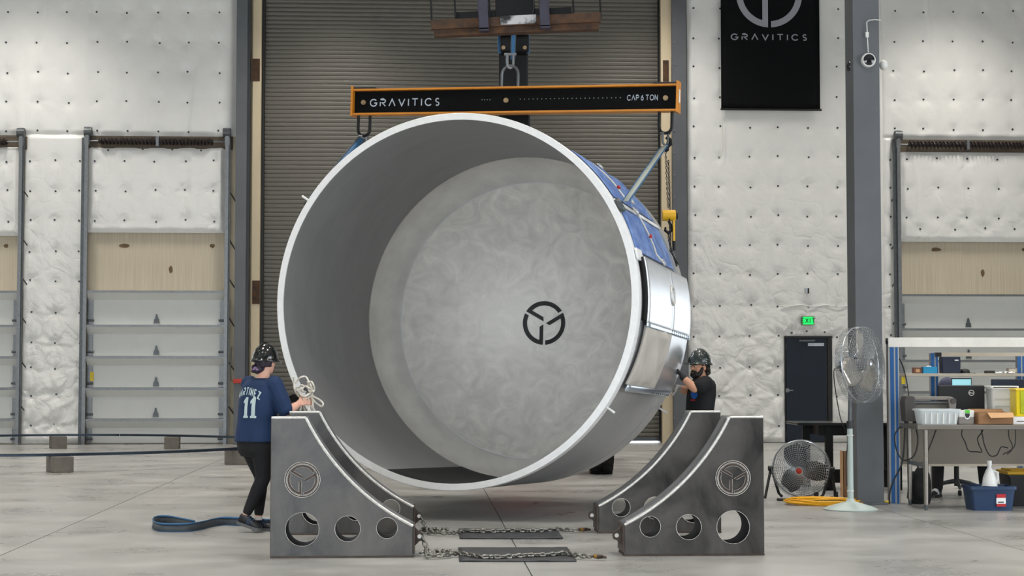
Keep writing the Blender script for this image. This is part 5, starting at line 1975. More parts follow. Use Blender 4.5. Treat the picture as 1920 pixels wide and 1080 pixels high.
sp = cr_spline([fl(x, y + 4) - o0 for x, y in st])
for nm, z0, z1, mt, th in (('webbing', 0.008, 0.075, 'sling_dark', 0.005), ('edge_stripe', 0.002, 0.012, 'sling_blue', 0.008), ('edge_stripe', 0.07, 0.078, 'sling_blue', 0.008)):
    MB().sheet([[p + Vector((0, 0, z0)), p + Vector((0, 0.02, z1))] for p in sp]).build(nm, mt, t, solid=th)

# ================================================================== fans
def cage(b, r, depth, nr, ns, w=0.0022, dome=True):
    """wires of a fan guard in local coordinates, axis = +y towards the air side (negative y = front)"""
    def pt(rr, a, s_):
        y = -depth * 0.5 - depth * 0.35 * (1 - (rr / r) ** 2)
        return Vector((rr * math.cos(a), s_ * -y, rr * math.sin(a)))
    for s_ in (-1, 1):
        for i in range(nr):
            rr = r * (0.18 + 0.82 * i / (nr - 1))
            b.tube([pt(rr, 2 * PI * k / 40, s_) for k in range(40)], w, 4, closed=True)
        for k in range(ns):
            a = 2 * PI * k / ns
            b.tube([pt(r * (0.14 + 0.86 * j / 4), a + 0.25 * (1 - j / 4), s_) for j in range(5)] + [Vector((r * math.cos(a), 0, r * math.sin(a)))], w * 0.8, 3)
    return b


def blade_mesh(r0, r1, w, tw, th=0.004):
    rows = []
    for i in range(7):
        f = i / 6
        rr = r0 + (r1 - r0) * f
        ww = w * (0.45 + 0.75 * math.sin(PI * (0.18 + 0.68 * f)))
        row = []
        for k in range(6):
            c = -0.5 + k / 5
            row.append(Vector((c * ww, c * ww * math.tan(tw * (1 - 0.4 * f)) + 0.02 * (c * c), rr)))
        rows.append(row)
    return MB().sheet(rows)


def fan_head(t, M, r, depth, mats, nb, rot0, red=False):
    cg = cage(MB(), r, depth, 13, 56, 0.0026)
    cg.v = [M @ p for p in cg.v]
    stuff(cg.build('guard_wires', mats[0], t, smooth=None))
    MB().tube([M @ Vector((r * math.cos(k * PI / 24), 0, r * math.sin(k * PI / 24))) for k in range(48)], 0.009, 8, closed=True).build('guard_rim', mats[0], t)
    for k in range(nb):
        bm2 = blade_mesh(0.05, r * 0.9, r * 0.62, R_(20))
        bm2.v = [M @ (Matrix.Rotation(rot0 + 2 * PI * k / nb, 4, 'Y') @ p) for p in bm2.v]
        bm2.build('blade', mats[1], t, smooth=70, solid=0.005)
    MB().cyl(M @ Vector((0, -0.05, 0)), M @ Vector((0, 0.06, 0)), 0.065, 0.065, 20).build('hub', mats[2], t)
    MB().cyl(M @ Vector((0, 0.05, 0)), M @ Vector((0, depth * 0.5 + 0.14, 0)), 0.085, 0.075, 20).build('motor', mats[3], t)
    c = MB().lathe([(0.0, 0.012), (0.022, 0.010), (0.036, 0.0), (0.036, -0.01)], 24, M @ Matrix.Translation((0, -depth * 0.85, 0)) @ Matrix.Rotation(PI / 2, 4, 'X'))
    c.build('centre_cap', 'red' if red else mats[0], t)
    if red:
        MB().lathe([(0.035, -0.012), (0.048, -0.012), (0.048, 0.006), (0.035, 0.006)], 24, M @ Matrix.Translation((0, -depth * 0.85, 0)) @ Matrix.Rotation(PI / 2, 4, 'X'), closed=True).build('cap_ring', mats[0], t)


PF = fl(1595, 956)
pf = thing('pedestal_fan', 'tall pedestal fan with silver blades in front of the grey column', 'fan', PF)
hc_ = at(1613, 684, PF.y - 0.05) - PF
yawf = R_(50)
FM = Matrix.Translation(hc_) @ Matrix.Rotation(yawf, 4, 'Z') @ Matrix.Rotation(R_(-4), 4, 'X')
fan_head(pf, FM, 0.40, 0.16, ('fan_wire', 'fan_blade', 'galv', 'fan_dark'), 3, R_(8))
z_mid = (at(1595, 800, PF.y)).z
z_top = hc_.z - 0.12
MB().cyl((0, 0, 0.05), (0, 0, z_mid), 0.034, 0.03, 16).build('lower_pole', 'fan_paint', pf)
MB().cyl((0, 0, z_mid - 0.02), (0, 0, z_mid + 0.06), 0.036, 0.036, 16).build('collar', 'fan_dark', pf)
MB().cyl((0, 0, z_mid), (0.02, 0.02, z_top + 0.2), 0.021, 0.021, 12).build('upper_pole', 'galv_dark', pf)
MB().tube([(0.02, 0.02, z_top + 0.15), FM @ Vector((0, 0.12, 0))], 0.03, 10).build('neck_bracket', 'fan_dark', pf)
MB().lathe([(0.28, 0.0), (0.285, 0.012), (0.24, 0.035), (0.12, 0.07), (0.05, 0.09), (0.036, 0.12), (0.0, 0.12)], 40).build('base', 'fan_paint', pf, smooth=60)
cbp = [FM @ Vector((0, 0.2, -0.05)), (-0.16, 0.03, z_top + 0.05), (-0.1, 0.03, z_mid + 0.12), (-0.03, 0.0, z_mid - 0.1), (-0.045, -0.01, 0.5), (-0.04, -0.01, 0.25)]
MB().tube(cr_spline([Vector(p) for p in cbp]), 0.006, 6).build('power_cord', 'black', pf)
for zz in (0.79, 0.20):
    MB().lathe([(0.035, -0.006), (0.038, 0), (0.035, 0.006)], 16, Matrix.Translation((0, 0, zz))).build('cable_tie', 'frame_white', pf)

DF = fl(1508, 938)
df = thing('floor_fan', 'black drum floor fan with a red hub on a tube stand with wheels', 'fan', DF)
hc_ = at(1502, 879, DF.y) - DF
FM = Matrix.Translation(hc_) @ Matrix.Rotation(R_(-20), 4, 'Z') @ Matrix.Rotation(R_(8), 4, 'X')
fan_head(df, FM, 0.325, 0.15, ('fan_wire', 'fan_dark', 'fan_dark', 'fan_dark'), 3, R_(-22), True)
for s_ in (-1, 1):
    piv = FM @ Vector((s_ * 0.345, 0, 0))
    x = piv.x
    foot = 0.03
    MB().tube([(x - s_ * 0.0, piv.y + 0.02, piv.z), (x - 0.09, piv.y - 0.16, 0.06), (x - 0.1, piv.y - 0.17, 0.025)] if s_ < 0 else [(x, piv.y, piv.z), (x + 0.06, piv.y + 0.1, 0.09)], 0.016, 8).build('stand_leg', 'black', df)
    MB().tube([(x, piv.y, piv.z), (x + 0.09 * -s_, piv.y + 0.03, 0.07), (x + 0.13 * -s_, piv.y + 0.03, 0.03)], 0.016, 8).build('stand_leg', 'black', df)
    MB().cyl((x - 0.02 * s_, piv.y, piv.z), (x + 0.035 * s_, piv.y, piv.z), 0.03, n=12).build('tilt_knob', 'black', df)
MB().tube([(-0.34, -0.17, 0.022), (-0.26, -0.19, 0.02), (0.25, -0.02, 0.02), (0.34, 0.1, 0.03)], 0.015, 8).build('base_tube', 'black', df)
for xx, yy in ((0.12, -0.07), (0.36, 0.02)):
    MB().cyl((xx - 0.02, yy, 0.05), (xx + 0.03, yy - 0.01, 0.05), 0.05, n=18).build('wheel', 'rubber', df)

# yellow cable
yc = thing('yellow_extension_cable', 'yellow extension cable coiled flat on the floor before the floor fan', 'cable', fl(1545, 946))
o0 = fl(1545, 946)
pts = []
rs = random.Random(5)
for k in range(9 * 20):
    a = 2 * PI * k / 20
    rr = 1.0 + 0.12 * math.sin(a * 0.37) + 0.06 * rs.uniform(-1, 1)
    pts.append(Vector((0.36 * rr * math.cos(a) - 0.02 + 0.04 * math.sin(k * 0.05), 0.22 * rr * math.sin(a), 0.012 + 0.022 * (0.5 + 0.5 * math.sin(k * 0.31)) + 0.004 * (k // 20))))
pts += [Vector((0.36, 0.02, 0.012)), Vector((0.5, -0.05, 0.011)), Vector((0.62, -0.02, 0.011)), Vector((0.68, 0.05, 0.011))]
MB().tube(pts, 0.009, 6).build('cable_loops', 'cable_yellow', yc)
MB().cyl((0.68, 0.05, 0.02), (0.74, 0.10, 0.02), 0.019, n=10).build('plug', 'amber', yc)

# cardboard sheet leaning behind the fan pole, black steel table
g = at(1596, 935, 20.1)
cs_ = thing('cardboard_sheet', 'brown cardboard sheet standing behind the pedestal fan pole', 'cardboard', (g.x, 20.1, 0))
MB().box(-0.09, 0.16, 0, 0.006, 0, 0.54).build('front_panel', 'cardboard', cs_, smooth=None)
MB().box(-0.09, -0.084, 0, 0.2, 0, 0.54).build('side_panel', 'cardboard_in', cs_, smooth=None)

TB = Vector((at(1575, 800, 21.6).x, 21.6, 0))
tb = thing('black_table', 'black steel table standing behind the grey column', 'table', TB)
x0, x1 = at(1484, 792, 21.6).x - TB.x, at(1690, 792, 21.6).x - TB.x
zt = at(1500, 791, 21.6).z
MB().box(x0, x1, -0.45, 0.45, zt - 0.03, zt).build('table_top', 'black_gloss', tb, smooth=None, bevel=0.004)
lx1 = at(1519, 850, 21.6).x - TB.x
MB().box(lx1 + 0.05, x1 - 0.05, -0.3, 0.3, zt - 0.16, zt - 0.03).build('apron', 'machine_black', tb, smooth=None)
for xx in (lx1, at(1546, 850, 21.6).x - TB.x + 0.0, x1 - 0.12):
    yy = 0.3 if xx == lx1 else -0.3
    MB().box(xx - 0.045, xx + 0.045, yy - 0.045, yy + 0.045, 0, zt - 0.03).build('leg', 'machine_black', tb, smooth=None)
MB().box(x1 - 0.165, x1 - 0.075, 0.255, 0.345, 0, zt - 0.03).build('leg', 'machine_black', tb, smooth=None)
zb0, zb1 = at(1600, 905, 21.3).z, at(1600, 880, 21.3).z
MB().box(at(1552, 890, 21.3).x - TB.x, x1 - 0.1, -0.33, -0.25, max(0.05, zb0), zb1).build('lower_beam', 'machine_black', tb, smooth=None)
MB().cyl((lx1 + 0.12, -0.33, 0.05), (lx1 + 0.16, -0.33, 0.05), 0.05, n=14).build('caster', 'rubber', tb)

# ================================================================== workstation with blue profile frame
WYF = 19.2
def post(t, x, y, z0, z1, w=0.062, d=0.10):
    o = MB().box(x - w, x + w, y - d / 2, y + d / 2, z0, z1).build('profile_post', 'alu_profile', t, smooth=None, bevel=0.003)
    for dx, ww in ((-0.018, 0.021), (0.034, 0.0125)):
        MB().box(x + dx - ww, x + dx + ww, y - d / 2 - 0.004, y - d / 2 + 0.001, z0, z1).build('blue_insert', 'blue_profile', o, smooth=None)
    return o


wk = Vector((at(1676, 900, WYF).x, WYF, 0))
ws_ = thing('workstation_frame', 'blue and silver profile workstation frame with a white top beam and shelf', 'workstation', wk)
WI = MW[ws_.name].inverted()
def wq(px, py, Y):
    return WI @ at(px, py, Y)


post(ws_, 0.0, 0.0, 0.0, wq(1675, 634, WYF).z)
xR = wq(2010, 700, WYF).x
MB().box(-0.06, xR, -0.06, 0.02, wq(1675, 651, WYF).z, wq(1675, 633, WYF).z).build('top_beam', 'white_beam', ws_, smooth=None, bevel=0.004)
MB().cyl((-0.075, -0.02, wq(1660, 640, WYF).z), (-0.055, -0.02, wq(1660, 640, WYF).z), 0.035, n=14).build('end_cap', 'black', ws_)
post(ws_, xR - 0.06, 0.0, 0.0, wq(1675, 634, WYF).z)
Y2 = 20.35
for px_ in (1750, 1912):
    post(ws_, wq(px_, 700, Y2).x, Y2 - WYF, 0.0, wq(px_, 662, Y2).z, 0.04, 0.08)
MB().box(wq(1752, 664, Y2).x, wq(1960, 664, Y2).x, Y2 - WYF - 0.05, Y2 - WYF + 0.02, wq(1800, 668, Y2).z, wq(1800, 661, Y2).z).build('cross_beam', 'shelf_tan', ws_, smooth=None)
MB().box(wq(1752, 664, Y2).x, wq(1763, 664, Y2).x, Y2 - WYF - 0.06, Y2 - WYF + 0.02, wq(1800, 669, Y2).z, wq(1800, 661, Y2).z).build('beam_clamp', 'black', ws_, smooth=None)
YS = 19.95
zsh = wq(1800, 700, YS).z
MB().box(wq(1689, 702, YS).x, wq(1990, 702, YS).x, YS - WYF - 0.2, YS - WYF + 0.22, zsh - 0.035, zsh).build('shelf', 'shelf_tan', ws_, smooth=None, bevel=0.004)
MB().box(wq(1689, 702, YS).x + 0.02, wq(1990, 702, YS).x, YS - WYF - 0.15, YS - WYF + 0.1, zsh - 0.6, zsh - 0.58).build('desk_top', 'shelf_tan', ws_, smooth=None)
YM = 19.6
MB().box(wq(1686, 820, YM).x, wq(1990, 820, YM).x, YM - WYF, YM - WYF + 0.02, wq(1800, 872, YM).z, wq(1800, 803, YM).z).build('modesty_panel', 'modesty', ws_, smooth=None)
MB().box(wq(1686, 820, YM).x, wq(1990, 820, YM).x, YM - WYF - 0.02, YM - WYF + 0.03, wq(1800, 874, YM).z, wq(1800, 870, YM).z).build('panel_rail', 'shelf_tan', ws_, smooth=None)
q = wq(1694, 712, YS - 0.1)
MB().box(q.x - 0.02, q.x + 0.02, q.y, q.y + 0.02, q.z - 0.05, q.z + 0.035).build('hanging_tag', 'sticker_yellow', ws_, smooth=None)
cc_ = [wq(1686, 672, 19.3), wq(1694, 690, 19.4), wq(1700, 715, 19.4), wq(1704, 742, 19.3)]
MB().tube(cr_spline(cc_), 0.007, 6).build('hanging_cable', 'black', ws_)

# stainless bench
SB = Vector((4.29, 18.1, 0))
sbn = thing('stainless_bench', 'stainless steel work table carrying bins and boxes at the right edge', 'table', SB)
SI = MW[sbn.name].inverted()
zt = 0.905
MB().box(0.0, 1.95, 0.0, 0.86, zt - 0.05, zt).build('table_top', 'stainless', sbn, smooth=None, bevel=0.006)
for lx in (0.1, 1.85):
    for ly in (0.08, 0.82):
        MB().cyl((lx, ly, 0.06), (lx, ly, zt - 0.05), 0.024, 0.03, 16).build('leg', 'stainless', sbn)
        MB().cyl((lx, ly, 0.0), (lx, ly, 0.07), 0.016, 0.02, 12).build('foot', 'galv_dark', sbn)
    MB().cyl((lx, 0.08, 0.47), (lx, 0.82, 0.47), 0.022, n=12).build('cross_bar', 'galv', sbn)
def sq(px, py, Y):
    return SI @ at(px, py, Y)


for pts, r in (([(1757, 800), (1750, 820), (1742, 840), (1737, 856)], 0.007), ([(1806, 800), (1803, 815), (1810, 830), (1816, 845), (1830, 847), (1841, 847), (1836, 835), (1833, 822), (1840, 812), (1846, 802)], 0.006),
               ([(1838, 800), (1842, 815), (1846, 835), (1856, 854), (1868, 854), (1873, 846), (1878, 838), (1890, 840)], 0.006), ([(1891, 800), (1892, 820), (1898, 835), (1896, 845), (1888, 852)], 0.005),
               ([(1903, 800), (1904, 822), (1900, 840), (1880, 852)], 0.005), ([(1717, 800), (1721, 825), (1716, 850), (1704, 862), (1690, 860), (1680, 840), (1678, 815), (1688, 800)], 0.008)):
    MB().tube(cr_spline([sq(x, y, 18.7) for x, y in pts]), r, 6).build('hanging_cable', 'black', sbn)
MB().tube(cr_spline([sq(x, y, 19.0) for x, y in ((1697, 800), (1695, 840), (1690, 872), (1676, 900), (1668, 925), (1668, 945))]), 0.009, 6).build('hanging_cable', 'black', sbn)

BYt = 18.35
def bench_thing(name, label, cat, px, Y=BYt, z=zt):
    return thing(name, label, cat, (at(px, 780, Y).x, Y, z))


def sz(px_w, Y=BYt):
    return px_w / FPX * Y


# grey roller machine
t = bench_thing('roller_machine', 'grey rotary machine with a side housing at the left end of the bench', 'machine', 1740, 18.72)
s_ = lambda v: sz(v, 18.72)
MB().prism([(-s_(46), 0.02), (-s_(30), 0.02), (-s_(28), s_(48)), (-s_(33), s_(51)), (-s_(45), s_(50)), (-s_(48), s_(40))], -0.12, 0.12, Matrix.Rotation(PI / 2, 4, 'X')).build('side_housing', 'plastic_dark', t, smooth=None, bevel=0.01)
MB().prism([(s_(38), 0.02), (s_(46), 0.02), (s_(48), s_(38)), (s_(44), s_(48)), (s_(36), s_(50)), (s_(33), s_(44))], -0.12, 0.12, Matrix.Rotation(PI / 2, 4, 'X')).build('side_housing', 'plastic_grey', t, smooth=None, bevel=0.01)
MB().box(-s_(30), s_(40), -0.1, 0.1, s_(43), s_(50)).build('top_bar', 'plastic_grey', t, bevel=0.01)
MB().cyl((-s_(28), -0.06, s_(39)), (s_(35), -0.06, s_(39)), 0.018, n=16).build('roller', 'galv', t)
MB().box(-s_(30), s_(36), -0.02, 0.1, 0.02, s_(36)).build('base_plate', 'modesty', t, bevel=0.006)
MB().cyl((s_(42), -0.12, s_(42)), (s_(42), -0.15, s_(42)), 0.03, n=16).build('knob', 'plastic_dark', t)
for xx in (-s_(43), -s_(27), s_(40)):
    MB().box(xx - 0.02, xx + 0.02, -0.08, -0.04, 0, 0.025).build('foot', 'black', t)


def bin_(t, w0, w1, d0, d1, h_, mat, rim=0.02, wall_=0.006):
    """open tapered tub: bottom w0 x d0, top w1 x d1"""
    def rect(w, d, z, c=0.03):
        p = []
        for sx, sy, a0 in ((1, 1, 0), (-1, 1, 90), (-1, -1, 180), (1, -1, 270)):
            for k in range(4):
                a = R_(a0 + 30 * k)
                p.append(Vector((sx * (w / 2 - c) + c * math.cos(a), sy * (d / 2 - c) + c * math.sin(a), z)))
        return p
    rows = [rect(0.02, 0.02, 0, 0.005), rect(w0, d0, 0), rect(w1, d1, h_ - rim), rect(w1 + 0.03, d1 + 0.03, h_ - rim), rect(w1 + 0.03, d1 + 0.03, h_),
            rect(w1 - wall_, d1 - wall_, h_), rect(w0 - wall_, d0 - wall_, wall_), rect(0.02, 0.02, wall_, 0.005)]
    return MB().sheet(rows, closed_u=True).build('tub', mat, t, smooth=40)


t = bench_thing('clear_bin', 'clear plastic bin with a wide rim on the front of the bench', 'bin', 1756, 18.32)
bin_(t, sz(66), sz(74), 0.26, 0.30, sz(29), 'plastic_clear')
for k in range(6):
    MB().box(-sz(28) + k * sz(11), -sz(26) + k * sz(11), -0.155, -0.145, 0.01, sz(22)).build('rib', 'plastic_milky', t, smooth=None)
t = bench_thing('label_tub', 'white and grey tub with a green and black shield label beside the clear bin', 'tub', 1809, 18.38)
MB().box(-sz(16), sz(13), -0.1, 0.12, 0, sz(13)).build('lower_body', 'plastic_grey', t, bevel=0.008)
MB().box(-sz(16), sz(13), -0.1, 0.12, sz(13), sz(26)).build('upper_body', 'plastic_milky', t, bevel=0.008)
MB().prism([(-0.036, 0.06), (0.036, 0.06), (0.036, 0.0), (0.02, -0.035), (0, -0.045), (-0.02, -0.035), (-0.036, 0.0)], 0, 0.003, Matrix.Translation((0, -0.101, sz(17))) @ Matrix.Rotation(PI / 2, 4, 'X')).build('shield_label', 'paper', t, smooth=None)
MB().prism([(-0.026, 0.02), (0.026, 0.02), (0.026, 0.0), (0.012, -0.028), (-0.012, -0.028), (-0.026, 0.0)], 0.003, 0.005, Matrix.Translation((0, -0.101, sz(17))) @ Matrix.Rotation(PI / 2, 4, 'X')).build('label_mark', 'fan_dark', t, smooth=None)
MB().box(-0.026, 0.026, -0.107, -0.105, sz(17) + 0.024, sz(17) + 0.055).build('label_band', 'label_green', t, smooth=None)
t = bench_thing('cardboard_box', 'open brown cardboard box with folded flaps on the bench', 'box', 1859, 18.4)
w_ = sz(32)
hh = sz(22)
for nm, a in (('front', (-w_, w_, -0.16, -0.155)), ('back', (-w_, w_, 0.155, 0.16))):
    MB().box(a[0], a[1], a[2], a[3], 0, hh).build('box_side', 'cardboard', t, smooth=None)
for sx in (-1, 1):
    MB().box(sx * w_ - 0.003, sx * w_ + 0.003, -0.16, 0.16, 0, hh).build('box_side', 'cardboard', t, smooth=None)
MB().box(-w_, w_, -0.16, 0.16, 0, 0.005).build('box_bottom', 'cardboard', t, smooth=None)
fp = [(-w_ * 0.5, -0.16, hh), (w_, -0.16, hh), (w_ * 0.95, -0.24, hh - 0.05), (-w_ * 0.4, -0.24, hh - 0.055)]
MB().add(fp, [(0, 1, 2, 3)]).build('flap', 'cardboard_in', t, smooth=None, solid=0.004)
fp = [(-w_, 0.16, hh), (w_, 0.16, hh), (w_, 0.26, hh + 0.03), (-w_, 0.26, hh + 0.03)]
MB().add(fp, [(0, 1, 2, 3)]).build('flap', 'cardboard', t, smooth=None, solid=0.004)
t = bench_thing('milky_bin', 'tall milky plastic bin with a lid behind the cardboard box', 'bin', 1878, 18.82)
bin_(t, sz(44), sz(50), 0.22, 0.25, sz(69), 'plastic_milky')
MB().box(-sz(27), sz(27), -0.14, 0.14, sz(66), sz(71)).build('lid', 'plastic_milky', t, bevel=0.008)
for k in range(3):
    MB().box(-sz(18), sz(18), -0.128, -0.118, sz(18 + 14 * k), sz(19.5 + 14 * k)).build('rib', 'plastic_clear', t, smooth=None)
t = bench_thing('white_carton', 'low white carton on the bench under the yellow case', 'carton', 1912, 18.5)
MB().box(-sz(19), sz(30), -0.12, 0.14, 0, sz(14)).build('carton_body', 'paper', t, bevel=0.004)
MB().box(-sz(12), sz(20), -0.122, -0.120, sz(4), sz(6)).build('print_line', 'plastic_grey', t, smooth=None)
t = thing('yellow_case', 'yellow plastic case with a lime window standing on the white carton', 'case', (at(1918, 780, 18.5).x, 18.5, zt + sz(14)))
MB().box(-sz(18), sz(40), -0.1, 0.12, 0, sz(52)).build('case_body', 'plastic_yellow', t, bevel=0.012)
MB().box(-sz(10), sz(34), -0.108, -0.098, sz(5), sz(48)).build('window', 'lime', t, bevel=0.004)
MB().box(-sz(19), sz(41), -0.11, 0.13, sz(49), sz(53)).build('case_rim', 'amber', t, bevel=0.004)

# monitors
YMo = 19.0
t = thing('monitor', 'large black monitor seen from behind with a round silver logo', 'monitor', (at(1806, 780, YMo - 0.12).x, YMo - 0.12, zt))
k_ = (YMo - 0.12) / FPX
z0_ = at(1800, 791, YMo - 0.12).z
MB().box(-47 * k_, 40 * k_, -0.02, 0.03, 0.02, 70 * k_).build('back_shell', 'monitor_black', t, bevel=0.012)
MB().box(-0.12, 0.12, -0.1, 0.12, 0.0, 0.015).build('stand_base', 'monitor_black', t, bevel=0.004)
MB().box(-0.05, 0.05, 0.02, 0.05, 0.0, 0.2).build('stand_neck', 'monitor_black', t, bevel=0.004)
MB().box(-46 * k_, 39 * k_, 0.03, 0.032, 0.03, 69 * k_).build('screen', 'glass_dark', t, smooth=None)
lc = Vector((15 * k_, -0.021, 56 * k_))
MB().tube([lc + Vector((5 * k_ * math.cos(a * PI / 12), 0, 5 * k_ * math.sin(a * PI / 12))) for a in range(24)], 0.0035, 6, closed=True).build('logo_ring', 'frame_white', t)
put_word('DELL', 0.018, 0.0042, 0.002, lambda x, y, d: (lc.x + x, -0.0225, lc.z + y - 0.009), 'frame_white', t, sx=0.62)
t = thing('monitor', 'navy backed monitor partly hidden by the milky bin on the rear desk', 'monitor', (at(1897, 720, 19.75).x, 19.75, zsh - 0.58 + 0.0))
MB().box(-sz(38, 19.75), sz(50, 19.75), -0.02, 0.03, 0.1, at(1890, 711, 19.75).z - (zsh - 0.58)).build('back_shell', 'monitor_navy', t, bevel=0.01)
MB().box(-0.05, 0.05, 0.0, 0.04, 0.0, 0.2).build('stand', 'monitor_black', t)
t = thing('laptop', 'open laptop with a bright pale blue screen on the rear desk', 'laptop', (at(1803, 720, 20.05).x, 20.05, zsh - 0.58))
zl = at(1803, 709, 20.05).z - (zsh - 0.58)
MB().box(-sz(19, 20.05), sz(19, 20.05), 0.0, 0.015, 0.02 + zl - 0.26, zl).build('lid', 'plastic_dark', t, bevel=0.004)
MB().box(-sz(17.5, 20.05), sz(17.5, 20.05), -0.003, 0.0, zl - 0.22, zl - 0.012).build('screen', 'screen', t, smooth=None)
MB().box(-sz(19, 20.05), sz(19, 20.05), -0.24, 0.01, zl - 0.265, zl - 0.245).build('keyboard', 'plastic_dark', t, bevel=0.003)
MB().box(-sz(15, 20.05), sz(15, 20.05), -0.2, 0.0, 0.0, zl - 0.265).build('riser', 'plastic_dark', t, smooth=None)

# things on the rear shelf
def shelf_thing(name, label, cat, px):
    return thing(name, label, cat, (at(px, 700, YS).x, YS - 0.05, zsh))


ss = lambda v: v / FPX * YS
t = shelf_thing('tissue_box', 'bright blue carton with white tissue on the upper shelf', 'box', 1740)
MB().box(-ss(13), ss(13), -0.06, 0.06, 0, ss(12)).build('carton', 'teal', t, bevel=0.003)
MB().prism([(-0.03, 0), (0.03, 0), (0.015, 0.012), (-0.01, 0.016)], -0.02, 0.02, Matrix.Translation((0, 0, ss(12))) @ Matrix.Rotation(PI / 2, 4, 'X')).build('tissue', 'paper', t, smooth=None)
t = shelf_thing('photo_carton', 'small brown printed carton left of the blue tissue carton', 'box', 1718)
MB().box(-ss(8), ss(7.5), -0.04, 0.06, 0, ss(11)).build('carton', 'brown_print', t, bevel=0.003)
MB().box(-ss(4), ss(3), -0.042, -0.04, ss(2), ss(8)).build('print', 'cardboard_in', t, smooth=None)
t = shelf_thing('navy_box', 'dark navy patterned box standing on the upper shelf', 'box', 1779)
MB().box(-ss(17), ss(17), -0.08, 0.08, 0, ss(31)).build('box_body', 'navy_box', t, bevel=0.008)
MB().box(ss(6), ss(13), -0.083, -0.08, ss(23), ss(25.5)).build('tag', 'paper', t, smooth=None)
t = shelf_thing('baseball_cap', 'black cap lying on the upper shelf beside the navy box', 'cap', 1807)
MB().lathe([(0.0, 0.055), (0.035, 0.05), (0.055, 0.03), (0.06, 0.0)], 20).build('crown', 'black', t, smooth=60)
MB().prism([(0.04, -0.04), (0.12, -0.03), (0.13, 0.0), (0.12, 0.03), (0.04, 0.04)], 0.0, 0.006).build('peak', 'black', t, smooth=None)
t = shelf_thing('card_reader', 'small flat black device on the upper shelf', 'device', 1853)
MB().box(-ss(8), ss(8), -0.05, 0.05, 0, ss(5)).build('case', 'fan_dark', t, bevel=0.004)
MB().box(-ss(5), ss(5), -0.052, -0.05, ss(1.5), ss(3)).build('slot', 'black', t, smooth=None)
t = shelf_thing('paper_stack', 'crumpled white paper lying on the upper shelf near the right post', 'paper', 1880)
rows = [[Vector((-ss(18) + ss(36) * i / 10, -0.06 + 0.02 * j, 0.004 + 0.03 * abs(noise.noise(Vector((i * 0.6, j * 0.5, 2)))))) for i in range(11)] for j in range(7)]
MB().sheet(rows).build('sheet', 'paper', t, smooth=None, solid=0.002)
t = shelf_thing('grey_carton', 'small grey carton on the upper shelf against the right post', 'box', 1898)
MB().box(-ss(9), ss(9), 0.03, 0.1, 0, ss(10)).build('carton', 'plastic_grey', t, bevel=0.003)
MB().box(-ss(7), ss(7), 0.028, 0.03, ss(2), ss(8)).build('label', 'shelf_tan', t, smooth=None)

# floor things under the bench
g = fl(1725, 944)
t = thing('backpack', 'black backpack standing on the floor behind the bench legs', 'bag', g)
b = MB()
torso(b, [(g + Vector((0, 0, 0.0)), 0.11, 0.08), (g + Vector((0, 0, 0.06)), 0.125, 0.1), (g + Vector((0.01, 0, 0.2)), 0.115, 0.1), (g + Vector((0.02, 0, 0.33)), 0.09, 0.08), (g + Vector((0.02, 0, 0.4)), 0.05, 0.05)], Vector((1, 0, 0)), Vector((0, 1, 0)))
b.ball(g + Vector((0, -0.08, 0.13)), 0.09, 0.05, 0.1)
remesh(b, 'bag_body', 'backpack', t, 0.012, 4)
MB().tube([(-0.02, 0, 0.4), (-0.01, 0, 0.45), (0.04, 0, 0.45), (0.05, 0, 0.4)], 0.012, 6).build('handle', 'black', t)
MB().tube([(-0.08, -0.06, 0.36), (-0.13, -0.05, 0.2), (-0.14, -0.03, 0.06)], 0.014, 6).build('shoulder_strap', 'black', t)
g = fl(1864, 958)
t = thing('blue_tote', 'dark blue open plastic tote with a red and white label on the floor', 'tote', g + Vector((0, 0.2, 0)))
kt = (g.y + 0.2) / FPX
bin_(t, 72 * kt, 82 * kt, 0.34, 0.38, 45 * kt, 'tote_blue', 0.035)
tote = t
for z0, z1, mm in ((8, 31, 'paper'), (8, 13, 'label_red'), (24, 31, 'label_red')):
    MB().box(5 * kt, 22 * kt, -0.195 - (0.002 if mm != 'paper' else 0), -0.175, z0 * kt, z1 * kt).build('label', mm, t, smooth=None)
MB().box(8 * kt, 18 * kt, -0.199, -0.176, 15 * kt, 17 * kt).build('label_text', 'fan_dark', t, smooth=None)
t = thing('bleach_jug', 'white plastic jug with a blue and white label standing in the blue tote', 'jug', g + Vector((3 * kt, 0.22, 0.012)))
jh = (g.y) / FPX
MB().lathe([(0.0, 0.0), (0.078, 0.0), (0.082, 0.02), (0.082, 0.24), (0.07, 0.32), (0.04, 0.40), (0.022, 0.43), (0.022, 0.47), (0.0, 0.47)], 28).build('bottle', 'jug_white', t, smooth=50)
MB().lathe([(0.026, 0.455), (0.026, 0.505), (0.0, 0.505)], 18).build('cap', 'jug_white', t)
MB().lathe([(0.0835, 0.04), (0.0835, 0.24)], 14, None, False, R_(200), R_(258)).build('label', 'label_blue', t, smooth=60)
MB().lathe([(0.0835, 0.04), (0.0835, 0.24)], 14, None, False, R_(262), R_(330)).build('label', 'paper', t, smooth=60)
for k in range(7):
    MB().lathe([(0.0842, 0.09 + 0.02 * k), (0.0842, 0.094 + 0.02 * k)], 8, None, False, R_(268), R_(310)).build('label_line', 'plastic_grey', t, smooth=60)
MB().tube([(0.03, 0, 0.40), (0.09, 0.0, 0.38), (0.09, 0.0, 0.3), (0.07, 0, 0.27)], 0.012, 8).build('handle', 'jug_white', t)
g = fl(1915, 950)
t = thing('black_tote', 'black storage tote with a yellow lid at the right edge on the floor', 'tote', g + Vector((0.06, 0.22, 0)))
kt = g.y / FPX
bin_(t, 56 * kt, 64 * kt, 0.36, 0.40, 60 * kt, 'tote_black', 0.03)
